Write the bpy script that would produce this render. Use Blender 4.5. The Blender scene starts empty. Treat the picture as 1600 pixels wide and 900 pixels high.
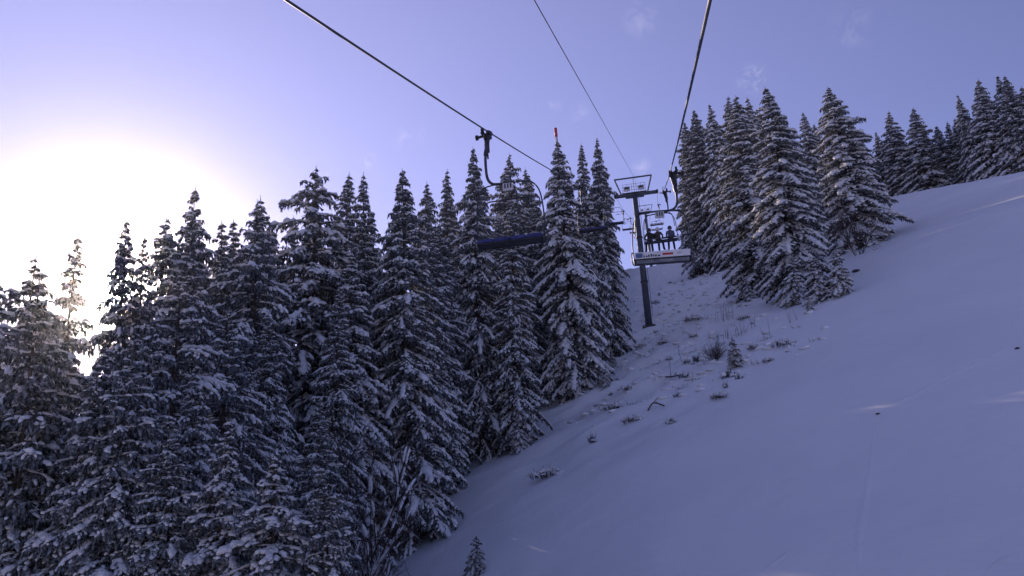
import bpy, math, random
import numpy as np
from mathutils import Matrix, Vector

scene = bpy.context.scene
COL = scene.collection
rad = math.radians
rng = np.random.default_rng(11)
random.seed(5)

# ------------------------------------------------------------------ camera
F, PITCH, ROLL, YAW = 1300.0, rad(16.5), rad(3.6), rad(-10.63)
_f = np.array([math.sin(YAW)*math.cos(PITCH), math.cos(YAW)*math.cos(PITCH), math.sin(PITCH)])
_r = np.array([math.cos(YAW), -math.sin(YAW), 0.0])
_u = np.cross(_r, _f)
CR = math.cos(ROLL)*_r - math.sin(ROLL)*_u
CU = math.sin(ROLL)*_r + math.cos(ROLL)*_u
cam_data = bpy.data.cameras.new('camera')
cam_data.sensor_width = 36.0
cam_data.lens = 36.0*F/1600.0
cam_data.clip_start = 0.05
cam_data.clip_end = 20000.0
cam = bpy.data.objects.new('camera', cam_data)
COL.objects.link(cam)
cam.matrix_world = Matrix(((CR[0], CU[0], -_f[0], 0), (CR[1], CU[1], -_f[1], 0), (CR[2], CU[2], -_f[2], 0), (0, 0, 0, 1)))
scene.camera = cam

def ray(px, py):                      # direction with y = 1 (the lift runs along +Y)
    d = _f + CR*(px-800)/F + CU*(450-py)/F
    return d/d[1]

def project(p):
    p = np.asarray(p, float); z = p@_f
    return 800+F*(p@CR)/z, 450-F*(p@CU)/z

# ------------------------------------------------------------------ sky, sun, exposure
SUN_DIR = ray(178, 452); SUN_DIR = SUN_DIR/np.linalg.norm(SUN_DIR)
SUN_EL = math.asin(SUN_DIR[2]); SUN_AZ = math.atan2(SUN_DIR[0], SUN_DIR[1])
SKY_STRENGTH = 0.110
SKY_TINT = (1.11, 0.88, 1.21)

world = bpy.data.worlds.new('World'); scene.world = world; world.use_nodes = True
nt = world.node_tree; nt.nodes.clear()
def N(tree, kind, **kw):
    n = tree.nodes.new(kind)
    for k, v in kw.items(): setattr(n, k, v)
    return n
def math_node(tree, op, a, b=None, clamp=False):
    n = N(tree, 'ShaderNodeMath', operation=op, use_clamp=clamp)
    for i, v in enumerate((a, b)):
        if v is None: continue
        if isinstance(v, (int, float)): n.inputs[i].default_value = v
        else: tree.links.new(v, n.inputs[i])
    return n.outputs[0]
w_out = N(nt, 'ShaderNodeOutputWorld')
bg = N(nt, 'ShaderNodeBackground'); bg.inputs['Strength'].default_value = SKY_STRENGTH
sky = N(nt, 'ShaderNodeTexSky', sky_type='NISHITA', sun_disc=False)
sky.sun_elevation = SUN_EL; sky.sun_rotation = SUN_AZ
sky.altitude = 1500; sky.air_density = 1.0; sky.dust_density = 0.1; sky.ozone_density = 1.6
tint = N(nt, 'ShaderNodeMix', data_type='RGBA', blend_type='MULTIPLY'); tint.inputs[0].default_value = 1.0
tint.inputs[7].default_value = (*SKY_TINT, 1)
nt.links.new(sky.outputs[0], tint.inputs[6])
tc = N(nt, 'ShaderNodeTexCoord')
dot = N(nt, 'ShaderNodeVectorMath', operation='DOT_PRODUCT')
nt.links.new(tc.outputs['Generated'], dot.inputs[0]); dot.inputs[1].default_value = tuple(SUN_DIR)
ang = math_node(nt, 'ARCCOSINE', math_node(nt, 'MINIMUM', dot.outputs['Value'], 1.0))
# the sun's own aureole, falling off with the angle from the sun, and the disc itself
def falloff(deg, col):
    e = math_node(nt, 'POWER', 2.71828, math_node(nt, 'MULTIPLY', ang, -1/rad(deg)))
    v = N(nt, 'ShaderNodeVectorMath', operation='SCALE'); v.inputs[0].default_value = col
    nt.links.new(e, v.inputs['Scale']); return v.outputs[0]
def vadd(a, b):
    v = N(nt, 'ShaderNodeVectorMath', operation='ADD'); nt.links.new(a, v.inputs[0]); nt.links.new(b, v.inputs[1]); return v.outputs[0]
disc = N(nt, 'ShaderNodeVectorMath', operation='SCALE'); disc.inputs[0].default_value = (400, 380, 360)
nt.links.new(math_node(nt, 'LESS_THAN', ang, rad(0.95)), disc.inputs['Scale'])
glow = vadd(vadd(falloff(2.0, (3, 2.7, 2.8)), falloff(28, (4.4, 3.8, 6.2))), disc.outputs[0])
add = N(nt, 'ShaderNodeMix', data_type='RGBA', blend_type='ADD'); add.inputs[0].default_value = 1.0
nt.links.new(tint.outputs[2], add.inputs[6]); nt.links.new(glow, add.inputs[7])
# a few thin wisps of cloud
cur = add.outputs[2]
nz = N(nt, 'ShaderNodeTexNoise'); nz.inputs['Scale'].default_value = 46; nz.inputs['Detail'].default_value = 7; nz.inputs['Roughness'].default_value = 0.62; nz.inputs['Distortion'].default_value = 0.9
nt.links.new(tc.outputs['Generated'], nz.inputs['Vector'])
ramp = N(nt, 'ShaderNodeMapRange'); ramp.inputs['From Min'].default_value = 0.46; ramp.inputs['From Max'].default_value = 0.74
nt.links.new(nz.outputs[0], ramp.inputs[0])
mask = None
for (px, py, size, amt) in ((576, 252, 0.75, 1.0), (642, 214, 1.6, 0.5), (1002, 28, 1.6, 0.28), (1176, 122, 1.3, 0.7), (868, 163, 0.6, 0.6), (905, 176, 1.0, 0.25), (1003, 262, 0.9, 0.5), (1330, 40, 2.0, 0.15)):
    d = ray(px, py); d = d/np.linalg.norm(d)
    dd = N(nt, 'ShaderNodeVectorMath', operation='DOT_PRODUCT'); nt.links.new(tc.outputs['Generated'], dd.inputs[0]); dd.inputs[1].default_value = tuple(d)
    a = math_node(nt, 'ARCCOSINE', math_node(nt, 'MINIMUM', dd.outputs['Value'], 1.0))
    m = N(nt, 'ShaderNodeMapRange', interpolation_type='SMOOTHSTEP'); m.inputs['From Min'].default_value = rad(size); m.inputs['From Max'].default_value = 0.0; m.inputs['To Max'].default_value = amt
    nt.links.new(a, m.inputs[0])
    mask = m.outputs[0] if mask is None else math_node(nt, 'ADD', mask, m.outputs[0])
cm = math_node(nt, 'MULTIPLY', mask, ramp.outputs[0], clamp=True)
cloud = N(nt, 'ShaderNodeMix', data_type='RGBA', blend_type='MIX')
cloud.inputs[7].default_value = (7.5, 7.2, 9.6, 1)
nt.links.new(cm, cloud.inputs[0]); nt.links.new(cur, cloud.inputs[6])
nt.links.new(cloud.outputs[2], bg.inputs['Color'])
nt.links.new(bg.outputs[0], w_out.inputs[0])

sun_data = bpy.data.lights.new('sun', 'SUN'); sun_data.energy = 5.0; sun_data.angle = rad(0.5); sun_data.color = (1.0, 0.80, 0.66)
sun = bpy.data.objects.new('sun', sun_data); COL.objects.link(sun)
sun.rotation_euler = Vector(tuple(SUN_DIR)).to_track_quat('Z', 'Y').to_euler()
scene.view_settings.view_transform = 'Standard'; scene.view_settings.look = 'None'
scene.view_settings.exposure = 0.0; scene.view_settings.gamma = 1.0
scene.view_settings.use_curve_mapping = False
scene.cycles.use_adaptive_sampling = True; scene.cycles.adaptive_threshold = 0.02
scene.cycles.max_bounces = 4; scene.cycles.diffuse_bounces = 2; scene.cycles.glossy_bounces = 2; scene.cycles.transmission_bounces = 1

# ------------------------------------------------------------------ materials
def principled(name, color, rough=0.6, metal=0.0, spec=0.5):
    m = bpy.data.materials.new(name); m.use_nodes = True
    p = m.node_tree.nodes['Principled BSDF']
    p.inputs['Base Color'].default_value = (*color, 1); p.inputs['Roughness'].default_value = rough
    p.inputs['Metallic'].default_value = metal; p.inputs['Specular IOR Level'].default_value = spec
    return m
def vary(m, c1, c2, scale, coord='Object', detail=4, lo=0.35, hi=0.65, bump=0.0, bscale=None, bdist=0.02):
    t = m.node_tree; p = t.nodes['Principled BSDF']
    co = N(t, 'ShaderNodeTexCoord')
    n = N(t, 'ShaderNodeTexNoise'); n.inputs['Scale'].default_value = scale; n.inputs['Detail'].default_value = detail
    t.links.new(co.outputs[coord], n.inputs['Vector'])
    r = N(t, 'ShaderNodeMapRange'); r.inputs['From Min'].default_value = lo; r.inputs['From Max'].default_value = hi
    t.links.new(n.outputs[0], r.inputs[0])
    x = N(t, 'ShaderNodeMix', data_type='RGBA'); x.inputs[6].default_value = (*c1, 1); x.inputs[7].default_value = (*c2, 1)
    t.links.new(r.outputs[0], x.inputs[0]); t.links.new(x.outputs[2], p.inputs['Base Color'])
    if bump:
        n2 = N(t, 'ShaderNodeTexNoise'); n2.inputs['Scale'].default_value = bscale or scale; n2.inputs['Detail'].default_value = 6
        t.links.new(co.outputs[coord], n2.inputs['Vector'])
        b = N(t, 'ShaderNodeBump'); b.inputs['Strength'].default_value = bump; b.inputs['Distance'].default_value = bdist
        t.links.new(n2.outputs[0], b.inputs['Height']); t.links.new(b.outputs[0], p.inputs['Normal'])
    return m
M = {}
M['needles'] = vary(principled('needles', (.03, .04, .03), .75, spec=.2), (.018, .025, .018), (.31, .335, .375), 9.0, lo=.39, hi=.68)
M['branch_snow'] = vary(principled('branch_snow', (.8, .8, .82), .75, spec=.2), (.78, .78, .80), (.87, .87, .88), 3.0, bump=.9, bscale=13, bdist=.07)
M['bark'] = vary(principled('bark', (.06, .045, .035), .9, spec=.2), (.045, .034, .028), (.11, .09, .075), 5, bump=.6, bscale=22)
M['twig'] = vary(principled('twig', (.06, .045, .04), .9, spec=.2), (.05, .036, .034), (.10, .08, .075), 6)
M['snow'] = vary(principled('snow', (.8, .8, .82), .7, spec=.25), (.87, .87, .88), (.92, .92, .925), .12, detail=6, bump=.45, bscale=.9, bdist=.2)
M['steel'] = vary(principled('galvanised_steel', (.2, .21, .23), .5, .7), (.13, .14, .16), (.24, .25, .27), 3, detail=6)
M['tower_paint'] = vary(principled('tower_paint', (.07, .08, .10), .5, .2), (.050, .062, .085), (.085, .10, .125), 1.5, detail=8, bump=.15, bscale=9)
M['dark_steel'] = vary(principled('dark_steel', (.03, .032, .036), .5, .5), (.02, .022, .025), (.05, .052, .058), 6)
M['rope'] = principled('wire_rope', (.05, .05, .055), .5, .4)
_t = M['rope'].node_tree; _co = N(_t, 'ShaderNodeTexCoord'); _w = N(_t, 'ShaderNodeTexWave', wave_type='BANDS', bands_direction='DIAGONAL'); _w.inputs['Scale'].default_value = 6
_t.links.new(_co.outputs['Object'], _w.inputs['Vector']); _b = N(_t, 'ShaderNodeBump'); _b.inputs['Strength'].default_value = .12; _b.inputs['Distance'].default_value = .004
_t.links.new(_w.outputs[0], _b.inputs['Height']); _t.links.new(_b.outputs[0], _t.nodes['Principled BSDF'].inputs['Normal'])
M['rubber'] = principled('rubber', (.018, .018, .02), .8)
M['chair_steel'] = vary(principled('chair_steel', (.1, .105, .12), .45, .6), (.035, .038, .045), (.08, .085, .095), 8)
M['blue_pad'] = vary(principled('blue_pad', (.03, .04, .16), .6), (.02, .028, .12), (.04, .052, .18), 4)
M['black_pad'] = vary(principled('black_pad', (.02, .02, .022), .65), (.014, .014, .016), (.03, .03, .034), 5)
M['white_panel'] = vary(principled('white_panel', (.7, .7, .72), .5), (.62, .62, .65), (.76, .76, .78), 3)
M['red_paint'] = principled('red_paint', (.45, .025, .03), .5)
M['dark_print'] = principled('dark_print', (.03, .035, .06), .6)
M['blue_print'] = principled('blue_print', (.08, .14, .30), .6)
M['plate'] = vary(principled('plate', (.5, .5, .52), .5), (.45, .45, .47), (.58, .58, .6), 5)
M['jacket_black'] = vary(principled('jacket_black', (.015, .016, .02), .8), (.01, .011, .014), (.03, .03, .035), 9)
M['jacket_brown'] = vary(principled('jacket_brown', (.06, .045, .04), .8), (.045, .035, .03), (.08, .062, .055), 9)
M['jacket_blue'] = vary(principled('jacket_blue', (.02, .03, .07), .8), (.014, .02, .05), (.03, .042, .09), 9)
M['helmet'] = principled('helmet', (.02, .02, .024), .35)
M['helmet_white'] = principled('helmet_white', (.6, .6, .62), .35)
M['skin'] = principled('skin', (.45, .27, .2), .6)
M['trousers'] = principled('trousers', (.012, .013, .018), .85)
M['ski'] = principled('ski', (.12, .12, .16), .35)
M['rock'] = vary(principled('rock', (.06, .055, .055), .9), (.03, .028, .03), (.1, .09, .09), 5, bump=.8, bscale=8)
M['grass'] = vary(principled('dry_grass', (.1, .08, .05), .9), (.05, .04, .03), (.12, .095, .06), 6)

# ------------------------------------------------------------------ object helpers
def tag(o, label=None, cat=None, group=None, kind=None):
    if label: o['label'] = label
    if cat: o['category'] = cat
    if group: o['group'] = group
    if kind: o['kind'] = kind
    return o
def empty(name, loc=(0, 0, 0), rz=0.0):
    o = bpy.data.objects.new(name, None); COL.objects.link(o)
    o.location = tuple(loc); o.rotation_euler = (0, 0, rz); o.empty_display_size = .3
    return o
def link(name, mesh, parent=None):
    o = bpy.data.objects.new(name, mesh); COL.objects.link(o)
    if parent: o.parent = parent
    return o
def mesh_np(name, V, tris=None, quads=None, mat=None, smooth=False):
    me = bpy.data.meshes.new(name)
    V = np.asarray(V, np.float32).reshape(-1, 3)
    parts, starts, totals = [], [], []
    n = 0
    for arr, k in ((tris, 3), (quads, 4)):
        if arr is None or len(arr) == 0: continue
        arr = np.asarray(arr, np.int32).reshape(-1, k)
        parts.append(arr.ravel()); starts.append(n+np.arange(len(arr), dtype=np.int32)*k); n += arr.size
        totals.append(np.full(len(arr), k, np.int32))
    loops = np.concatenate(parts); starts = np.concatenate(starts); totals = np.concatenate(totals)
    me.vertices.add(len(V)); me.vertices.foreach_set('co', V.ravel())
    me.loops.add(len(loops)); me.loops.foreach_set('vertex_index', loops)
    me.polygons.add(len(starts)); me.polygons.foreach_set('loop_start', starts); me.polygons.foreach_set('loop_total', totals)
    me.polygons.foreach_set('use_smooth', np.full(len(starts), smooth, bool))
    me.update(calc_edges=True); me.validate()
    if mat: me.materials.append(mat)
    return me
def copy_tree(o, parent=None):
    c = o.copy(); COL.objects.link(c)
    if parent: c.parent = parent
    for ch in o.children:
        copy_tree(ch, c)
    return c

class MB:
    """collects simple solids into one mesh"""
    def __init__(s): s.V, s.T, s.Q, s.n = [], [], [], 0
    def add(s, V, T=None, Q=None):
        V = np.asarray(V, float)
        if T is not None and len(T): s.T.append(np.asarray(T)+s.n)
        if Q is not None and len(Q): s.Q.append(np.asarray(Q)+s.n)
        s.V.append(V); s.n += len(V)
    def box(s, c, size, rot=None, bev=0.0):
        hx, hy, hz = np.array(size)/2.0
        b = min(bev, hx*.9, hy*.9, hz*.9)
        if b <= 0:
            V = np.array([[x, y, z] for z in (-hz, hz) for y in (-hy, hy) for x in (-hx, hx)])
            Q = [[0, 2, 3, 1], [4, 5, 7, 6], [0, 1, 5, 4], [2, 6, 7, 3], [0, 4, 6, 2], [1, 3, 7, 5]]
            T = None
        else:       # chamfered along z edges and top/bottom rims
            ring = [(hx-b, -hy), (hx, -hy+b), (hx, hy-b), (hx-b, hy), (-hx+b, hy), (-hx, hy-b), (-hx, -hy+b), (-hx+b, -hy)]
            V, Q, T = [], [], []
            for zz, k in ((-hz, b), (-hz+b, 0), (hz-b, 0), (hz, b)):
                for (x, y) in ring: V.append((x*(hx-k)/hx, y*(hy-k)/hy, zz))
            for lv in range(3):
                for i in range(8):
                    j = (i+1) % 8; Q.append([lv*8+i, lv*8+j, lv*8+8+j, lv*8+8+i])
            V.append((0, 0, -hz)); V.append((0, 0, hz))
            for i in range(8):
                j = (i+1) % 8; T += [[32, j, i], [33, 24+i, 24+j]]
            V = np.array(V)
        if rot is not None: V = V@np.asarray(rot).T
        s.add(V+np.asarray(c, float), T, Q)
    def tube(s, pts, r, n=8, cap=True):
        P = np.asarray(pts, float); k = len(P)
        R = np.full(k, r) if np.isscalar(r) else np.asarray(r, float)
        T = np.gradient(P, axis=0); T /= np.linalg.norm(T, axis=1)[:, None]+1e-12
        ref = np.array([0, 0, 1.0]) if abs(T[0, 2]) < .9 else np.array([0, 1.0, 0])
        a0 = np.cross(T[0], ref); a0 /= np.linalg.norm(a0)
        V = []
        for i in range(k):
            a0 = a0-T[i]*(a0@T[i]); a0 /= np.linalg.norm(a0); b0 = np.cross(T[i], a0)
            th = np.arange(n)*2*math.pi/n
            V.append(P[i]+R[i]*(np.cos(th)[:, None]*a0+np.sin(th)[:, None]*b0))
        V = np.concatenate(V)
        i = np.arange(n); j = (i+1) % n
        Q = np.concatenate([np.stack([l*n+i, l*n+j, (l+1)*n+j, (l+1)*n+i], 1) for l in range(k-1)])
        Tt = None
        if cap:
            V = np.concatenate([V, P[:1], P[-1:]]); a, b = k*n, k*n+1
            Tt = np.concatenate([np.stack([np.full(n, a), j, i], 1), np.stack([np.full(n, b), (k-1)*n+i, (k-1)*n+j], 1)])
        s.add(V, Tt, Q)
    def sweep(s, prof, path_x):
        """closed profile in (y,z) swept along x"""
        P = np.asarray(prof, float); n = len(P); V = []
        for x in path_x: V.append(np.column_stack([np.full(n, x), P]))
        V = np.concatenate(V); i = np.arange(n); j = (i+1) % n; k = len(path_x)
        Q = np.concatenate([np.stack([l*n+i, (l+1)*n+i, (l+1)*n+j, l*n+j], 1) for l in range(k-1)])
        c0 = P.mean(0); V = np.concatenate([V, [[path_x[0], *c0], [path_x[-1], *c0]]]); a, b = k*n, k*n+1
        T = np.concatenate([np.stack([np.full(n, a), i, j], 1), np.stack([np.full(n, b), (k-1)*n+j, (k-1)*n+i], 1)])
        s.add(V, T, Q)
    def mesh(s, name, mat, smooth=False):
        return mesh_np(name, np.concatenate(s.V), np.concatenate(s.T) if s.T else None, np.concatenate(s.Q) if s.Q else None, mat, smooth)
    def build(s, name, mat, parent=None, smooth=False):
        return link(name, s.mesh(name, mat, smooth), parent)

def smooth_path(pts, n=24):
    """Catmull-Rom through points"""
    P = np.asarray(pts, float); P = np.vstack([2*P[0]-P[1], P, 2*P[-1]-P[-2]])
    out = []; k = len(P)-3
    for i in range(k):
        for t in np.linspace(0, 1, max(2, n//k), endpoint=(i == k-1)):
            a, b, c, d = P[i:i+4]
            out.append(.5*((2*b)+(-a+c)*t+(2*a-5*b+4*c-d)*t*t+(-a+3*b-3*c+d)*t**3))
    return np.array(out)

# ------------------------------------------------------------------ terrain
_RX = np.array([-400, -60, -8, 1.3, 25, 43.5, 45.9, 48.4, 50.2, 52.5, 57, 66, 90, 400.])
_RY = np.array([260, 235, 214, 190, 176, 158, 146, 138, 128, 122.5, 108, 85, 55, 40.])
def _hash(i, j, s):
    h = np.sin(i*127.1+j*311.7+s*74.7)*43758.5453
    return h-np.floor(h)
def vnoise(x, y, s=0):
    xi, yi = np.floor(x), np.floor(y); fx, fy = x-xi, y-yi
    fx = fx*fx*(3-2*fx); fy = fy*fy*(3-2*fy)
    a, b, c, d = _hash(xi, yi, s), _hash(xi+1, yi, s), _hash(xi, yi+1, s), _hash(xi+1, yi+1, s)
    return (a*(1-fx)+b*fx)*(1-fy)+(c*(1-fx)+d*fx)*fy-.5
def ground(x, y, detail=True):
    x = np.asarray(x, float); y = np.asarray(y, float)
    yc = np.interp(x, _RX, _RY)
    w = 3.0
    t = np.clip((y-yc)/w, -40, 40)
    yy = np.where(y-yc > 100, yc, y-w*np.log1p(np.exp(t)))
    over = y-yy
    yn = np.where(yy < 0, -220*np.tanh(-yy/220), yy)
    z = -9.5+.285*yn+.00039*np.where(yn > 0, yn*yn, 0)+.28*200*np.tanh(x/200)
    z = z+4*np.tanh(over*.03/4)-60*np.tanh(np.maximum(over-150, 0)/900)
    if detail:
        near = np.exp(-np.maximum(np.hypot(x, y)-260, 0)/60)
        z = z+near*(.9*vnoise(x/23, y/23, 1)+.35*vnoise(x/7.3, y/7.3, 2))
        # hummocky, ungroomed strip under the lift
        strip = np.exp(-((x+1.5-np.clip((y-70)*.06, -3, 3))/9.0)**2)*np.clip((y-40)/30, 0, 1)
        z = z+near*strip*(1.0*vnoise(x/2.9, y/2.9, 3)+.6*vnoise(x/1.3, y/1.3, 4))
        z = z+near*(.16*vnoise(x/3.1+y/9, y/5.0, 5)+.07*vnoise(x/1.3, y/1.6, 6))
    return z
def gz(x, y): return float(ground(x, y))
def hit(px, py):
    d = ray(px, py); ys = np.arange(4, 420, .1)
    g = ground(d[0]*ys, ys); k = np.argmax(g >= d[2]*ys)
    y = ys[k]; return d[0]*y, y, float(g[k])

def stretch(lo, hi, step, far, growth=1.22):
    a = list(np.arange(lo, hi+step*.5, step)); s = step; up = a[-1]; down = a[0]; A, B = [], []
    while up < far: s *= growth; up += s; A.append(up)
    s = step
    while down > -far: s *= growth; down -= s; B.append(down)
    return np.array(B[::-1]+a+A)
gx = stretch(-18, 62, .42, 900); gy = stretch(12, 200, .5, 900)
X, Y = np.meshgrid(gx, gy); Z = ground(X, Y)
nx, ny = len(gx), len(gy)
I = (np.arange(ny-1)[:, None]*nx+np.arange(nx-1)[None, :]).ravel()
g_ob = link('snow_slope', mesh_np('snow_slope', np.column_stack([X.ravel(), Y.ravel(), Z.ravel()]), None, np.stack([I, I+1, I+nx+1, I+nx], 1), M['snow'], True))
tag(g_ob, kind='structure')

# ------------------------------------------------------------------ spruce trees
def unit(v): return v/(np.linalg.norm(v, axis=-1, keepdims=True)+1e-9)
def spindles(P0, P1, r, sides=3):
    n = len(P0); ax = unit(P1-P0); side = unit(np.cross(ax, np.array([0, 0, 1.0]))); up = np.cross(side, ax)
    mid = P0+(P1-P0)*.35
    V = [P0]
    for k in range(sides):
        th = 2*math.pi*k/sides+.5
        V.append(mid+(np.cos(th)*side+np.sin(th)*up)*r[:, None])
    V.append(P1); V = np.stack(V, 1); m = sides+2
    T = []
    for k in range(sides):
        j = (k+1) % sides; T += [[0, 1+j, 1+k], [sides+1, 1+k, 1+j]]
    T = (np.arange(n)[:, None, None]*m+np.array(T)[None]).reshape(-1, 3)
    return V.reshape(-1, 3), T
def blobs(P0, P1, w, h, rg, sides=5, jit=.22, prof=((.18, .72), (.5, 1.0), (.82, .7))):
    n = len(P0); ax = unit(P1-P0); side = unit(np.cross(ax, np.array([0, 0, 1.0]))); up = np.cross(side, ax)
    V = [P0]; nr = len(prof)
    for (s, k) in prof:
        c = P0+(P1-P0)*s
        for q in range(sides):
            th = math.pi/2+2*math.pi*q/sides
            vv = math.sin(th); vv = vv*1.0 if vv > 0 else vv*.42
            kk = k*(1+rg.normal(0, jit, n))
            V.append(c+side*(math.cos(th)*w*kk)[:, None]+up*(vv*h*kk)[:, None])
    V.append(P1); V = np.stack(V, 1); m = nr*sides+2; T = []
    for q in range(sides):
        j = (q+1) % sides
        T += [[0, 1+q, 1+j], [m-1, 1+(nr-1)*sides+j, 1+(nr-1)*sides+q]]
        for l in range(nr-1):
            a, b, c, d = 1+l*sides+q, 1+l*sides+j, 1+(l+1)*sides+j, 1+(l+1)*sides+q
            T += [[a, d, c], [a, c, b]]
    T = (np.arange(n)[:, None, None]*m+np.array(T)[None]).reshape(-1, 3)
    return V.reshape(-1, 3), T

def spruce_meshes(idx, H, Rmax, spacing, irregular, cover, puff, power=3.2, droop=0.0, bare=0.05, twig_step=.22, pads=.22, lean=0.0):
    rg = np.random.default_rng(100+idx)
    wob = rg.normal(0, .05, (2,))+lean*np.array([math.cos(idx*1.7), math.sin(idx*1.7)])
    def trunk_xy(z):
        return np.array([.10*math.sin(z*.35+idx)+wob[0]*z*.15, .10*math.cos(z*.31+2*idx)+wob[1]*z*.15])
    mb = MB(); zs = np.linspace(-1.2, H, 16)
    mb.tube([(*trunk_xy(z), z) for z in zs], [max(.012, .0125*H*(1-max(z, 0)/H)**.85+.004) for z in zs], 9)
    tb0, tb1, tr = [], [], []          # needle twigs
    hb0, hb1, hw = [], [], []          # hanging sprays
    sb0, sb1, sw, sh = [], [], [], []  # snow
    br = MB(); tb_ = ([], [], [], [])
    z = H*.03+.3
    while z < H*.985:
        t = 1-z/H
        Rz = Rmax*(1-math.exp(-power*t**1.18))/(1-math.exp(-power))*(1.0 if t < .86 else 1-.9*(t-.86))
        Rz = max(Rz, .10)
        nb = int(rg.integers(4, 7)) if t > .06 else 4
        ph0 = rg.uniform(0, 6.28); whorl = 1+irregular*rg.normal(0, .35)
        for k in range(nb):
            if rg.random() < bare and t > .1: continue
            zz = z+rg.normal(0, spacing*.28)
            if zz > H*.99: continue
            L = max(.12, Rz*whorl*(rg.uniform(.72, 1.15)+irregular*rg.normal(0, .18)))
            phi = ph0+2*math.pi*k/nb+rg.normal(0, .22)
            e0 = (.38 if t < .08 else .38-(t-.08)*1.5 if t < .3 else .05-(t-.3)*.55)-droop+rg.normal(0, .1)
            d = .26+.20*rg.random()+.16*min(t, .5); up = .12*rg.random()
            out = np.array([math.cos(phi), math.sin(phi), 0]); sd = np.array([-math.sin(phi), math.cos(phi), 0])
            base = np.array([*trunk_xy(zz), zz]); bend = rg.normal(0, .12)
            def pt(s):
                s = np.asarray(s, float)[..., None]
                return base+out*(L*s*(1-.06*s))+sd*(L*bend*s*s)+np.array([0, 0, 1.0])*L*(math.tan(e0)*s-d*s*s+up*s**4)
            ss = np.linspace(0, 1, 5)
            br.tube(pt(ss), np.linspace(.012+.010*L, .006, 5), 3, cap=False)
            n = max(4, int(L/twig_step))
            s = np.linspace(.12 if L > 1 else .03, 1.0, n)+rg.uniform(-.5, .5, n)*.6/n
            s = np.clip(s, .02, 1)
            for sgn in (-1, 1):
                p0 = pt(s); tan = unit(pt(np.minimum(s+.03, 1.03))-pt(s-.02))
                ln = (.40*L*(1-s)**.8*np.clip(s*3.2, .35, 1)+.05+.14*min(L, 1.5))*rg.uniform(.6, 1.3, n)
                a = rg.uniform(.55, 1.05, n)
                dr = unit(tan*np.cos(a)[:, None]+sd*sgn*np.sin(a)[:, None]+np.array([0, 0, 1.0])*rg.normal(-.32, .16, n)[:, None])
                p1 = p0+dr*ln[:, None]
                tb0.append(p0); tb1.append(p1); tr.append((rg.uniform(.035, .06, n)+.01*ln)*(.55+.45*min(1, L)))
                for q in range(4):
                    u = rg.uniform(.1, 1, n)[:, None]; b0 = p0+(p1-p0)*u
                    hb0.append(b0); hw.append(rg.uniform(.05, .11, n)*(.45+.55*min(1, L)))
                    hb1.append(b0+np.column_stack([rg.normal(0, .07, n), rg.normal(0, .07, n), -rg.uniform(.10, .34, n)*(.2+.8*min(1, L))])+dr*.08)
                keep = rg.random(n) < cover*(.55+.6*s)
                if keep.any():
                    for (u0, u1) in ((-.02, .52), (.42, 1.04)):
                        kp = keep & (rg.random(n) < .88)
                        q0 = p0+(p1-p0)*(u0+rg.uniform(-.06, .16, n))[:, None]; q1 = p0+(p1-p0)*(u1+rg.uniform(-.16, .06, n))[:, None]
                        w = (rg.uniform(.035, .085, n)+.04*ln)*puff*(.5+.5*min(1, L)); h = w*rg.uniform(.6, 1.1, n)
                        lift = np.array([0, 0, 1.0])*(h*.3+.025)[:, None]+rg.normal(0, .025, (n, 3))
                        tb_[0].append((q0+lift)[kp]); tb_[1].append((q1+lift*.7)[kp]); tb_[2].append(w[kp]); tb_[3].append(h[kp])
            if L > 1.0 and rg.random() < pads:      # a broad pad of snow weighing the bough's end down
                u = rg.uniform(.35, .6); v = rg.uniform(.85, 1.02); ww = L*rg.uniform(.09, .15)
                a0, a1 = pt(np.array([u])), pt(np.array([v])); a0[:, 2] += .06; a1[:, 2] += .05
                sb0.append(a0); sb1.append(a1); sw.append(np.array([ww])); sh.append(np.array([ww*rg.uniform(.35, .55)]))
            # snow along the bough
            m = max(2, int(L/.42)); e = np.linspace(.12, 1.02, m+1)
            keep = rg.random(m) < cover*1.05
            if keep.any():
                w = (rg.uniform(.07, .15, m)+.02*L)*puff*np.linspace(.8, 1.05, m)*min(1, .35+L*.5); h = w*rg.uniform(.55, .9, m)
                a0 = pt(e[:-1]-.02); a1 = pt(e[1:]+.03); a0[:, 2] += h*.5+.02; a1[:, 2] += h*.4+.02
                sb0.append(a0[keep]); sb1.append(a1[keep]); sw.append(w[keep]); sh.append(h[keep])
        z += spacing*(1.0 if t > .3 else .55+1.5*t)*rg.uniform(.8, 1.2)*(H/24 if H < 15 else 1)
    # leader
    tb0.append(np.array([[*trunk_xy(H*.985), H*.978]])); tb1.append(np.array([[*trunk_xy(H), H*1.003]])); tr.append(np.array([.035]))
    cat = np.concatenate
    A, B, r = cat(tb0), cat(tb1), cat(tr)
    V1, T1 = spindles(A, B, r)
    h0, h1, w = cat(hb0), cat(hb1), cat(hw)
    th = rg.uniform(0, 6.28, len(h0)); off = np.column_stack([np.cos(th), np.sin(th), np.zeros(len(h0))])*w[:, None]
    V2 = np.stack([h0-off, h0+off, h1], 1).reshape(-1, 3); T2 = np.arange(len(V2)).reshape(-1, 3)
    crown = mesh_np('spruce_crown', cat([V1, V2]), cat([T1, T2+len(V1)]), None, M['needles'])
    V3, T3 = blobs(cat(sb0), cat(sb1), cat(sw), cat(sh), rg, jit=.28)
    V4, T4 = blobs(*[cat(q) for q in tb_], rg, jit=.26, prof=((.28, .95), (.72, .9)))
    V3, T3 = cat([V3, V4]), cat([T3, T4+len(V3)])
    snow = mesh_np('spruce_snow', V3, T3, None, M['branch_snow'], True)
    TRI.append(len(T1)+len(T2)+len(T3))
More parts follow.
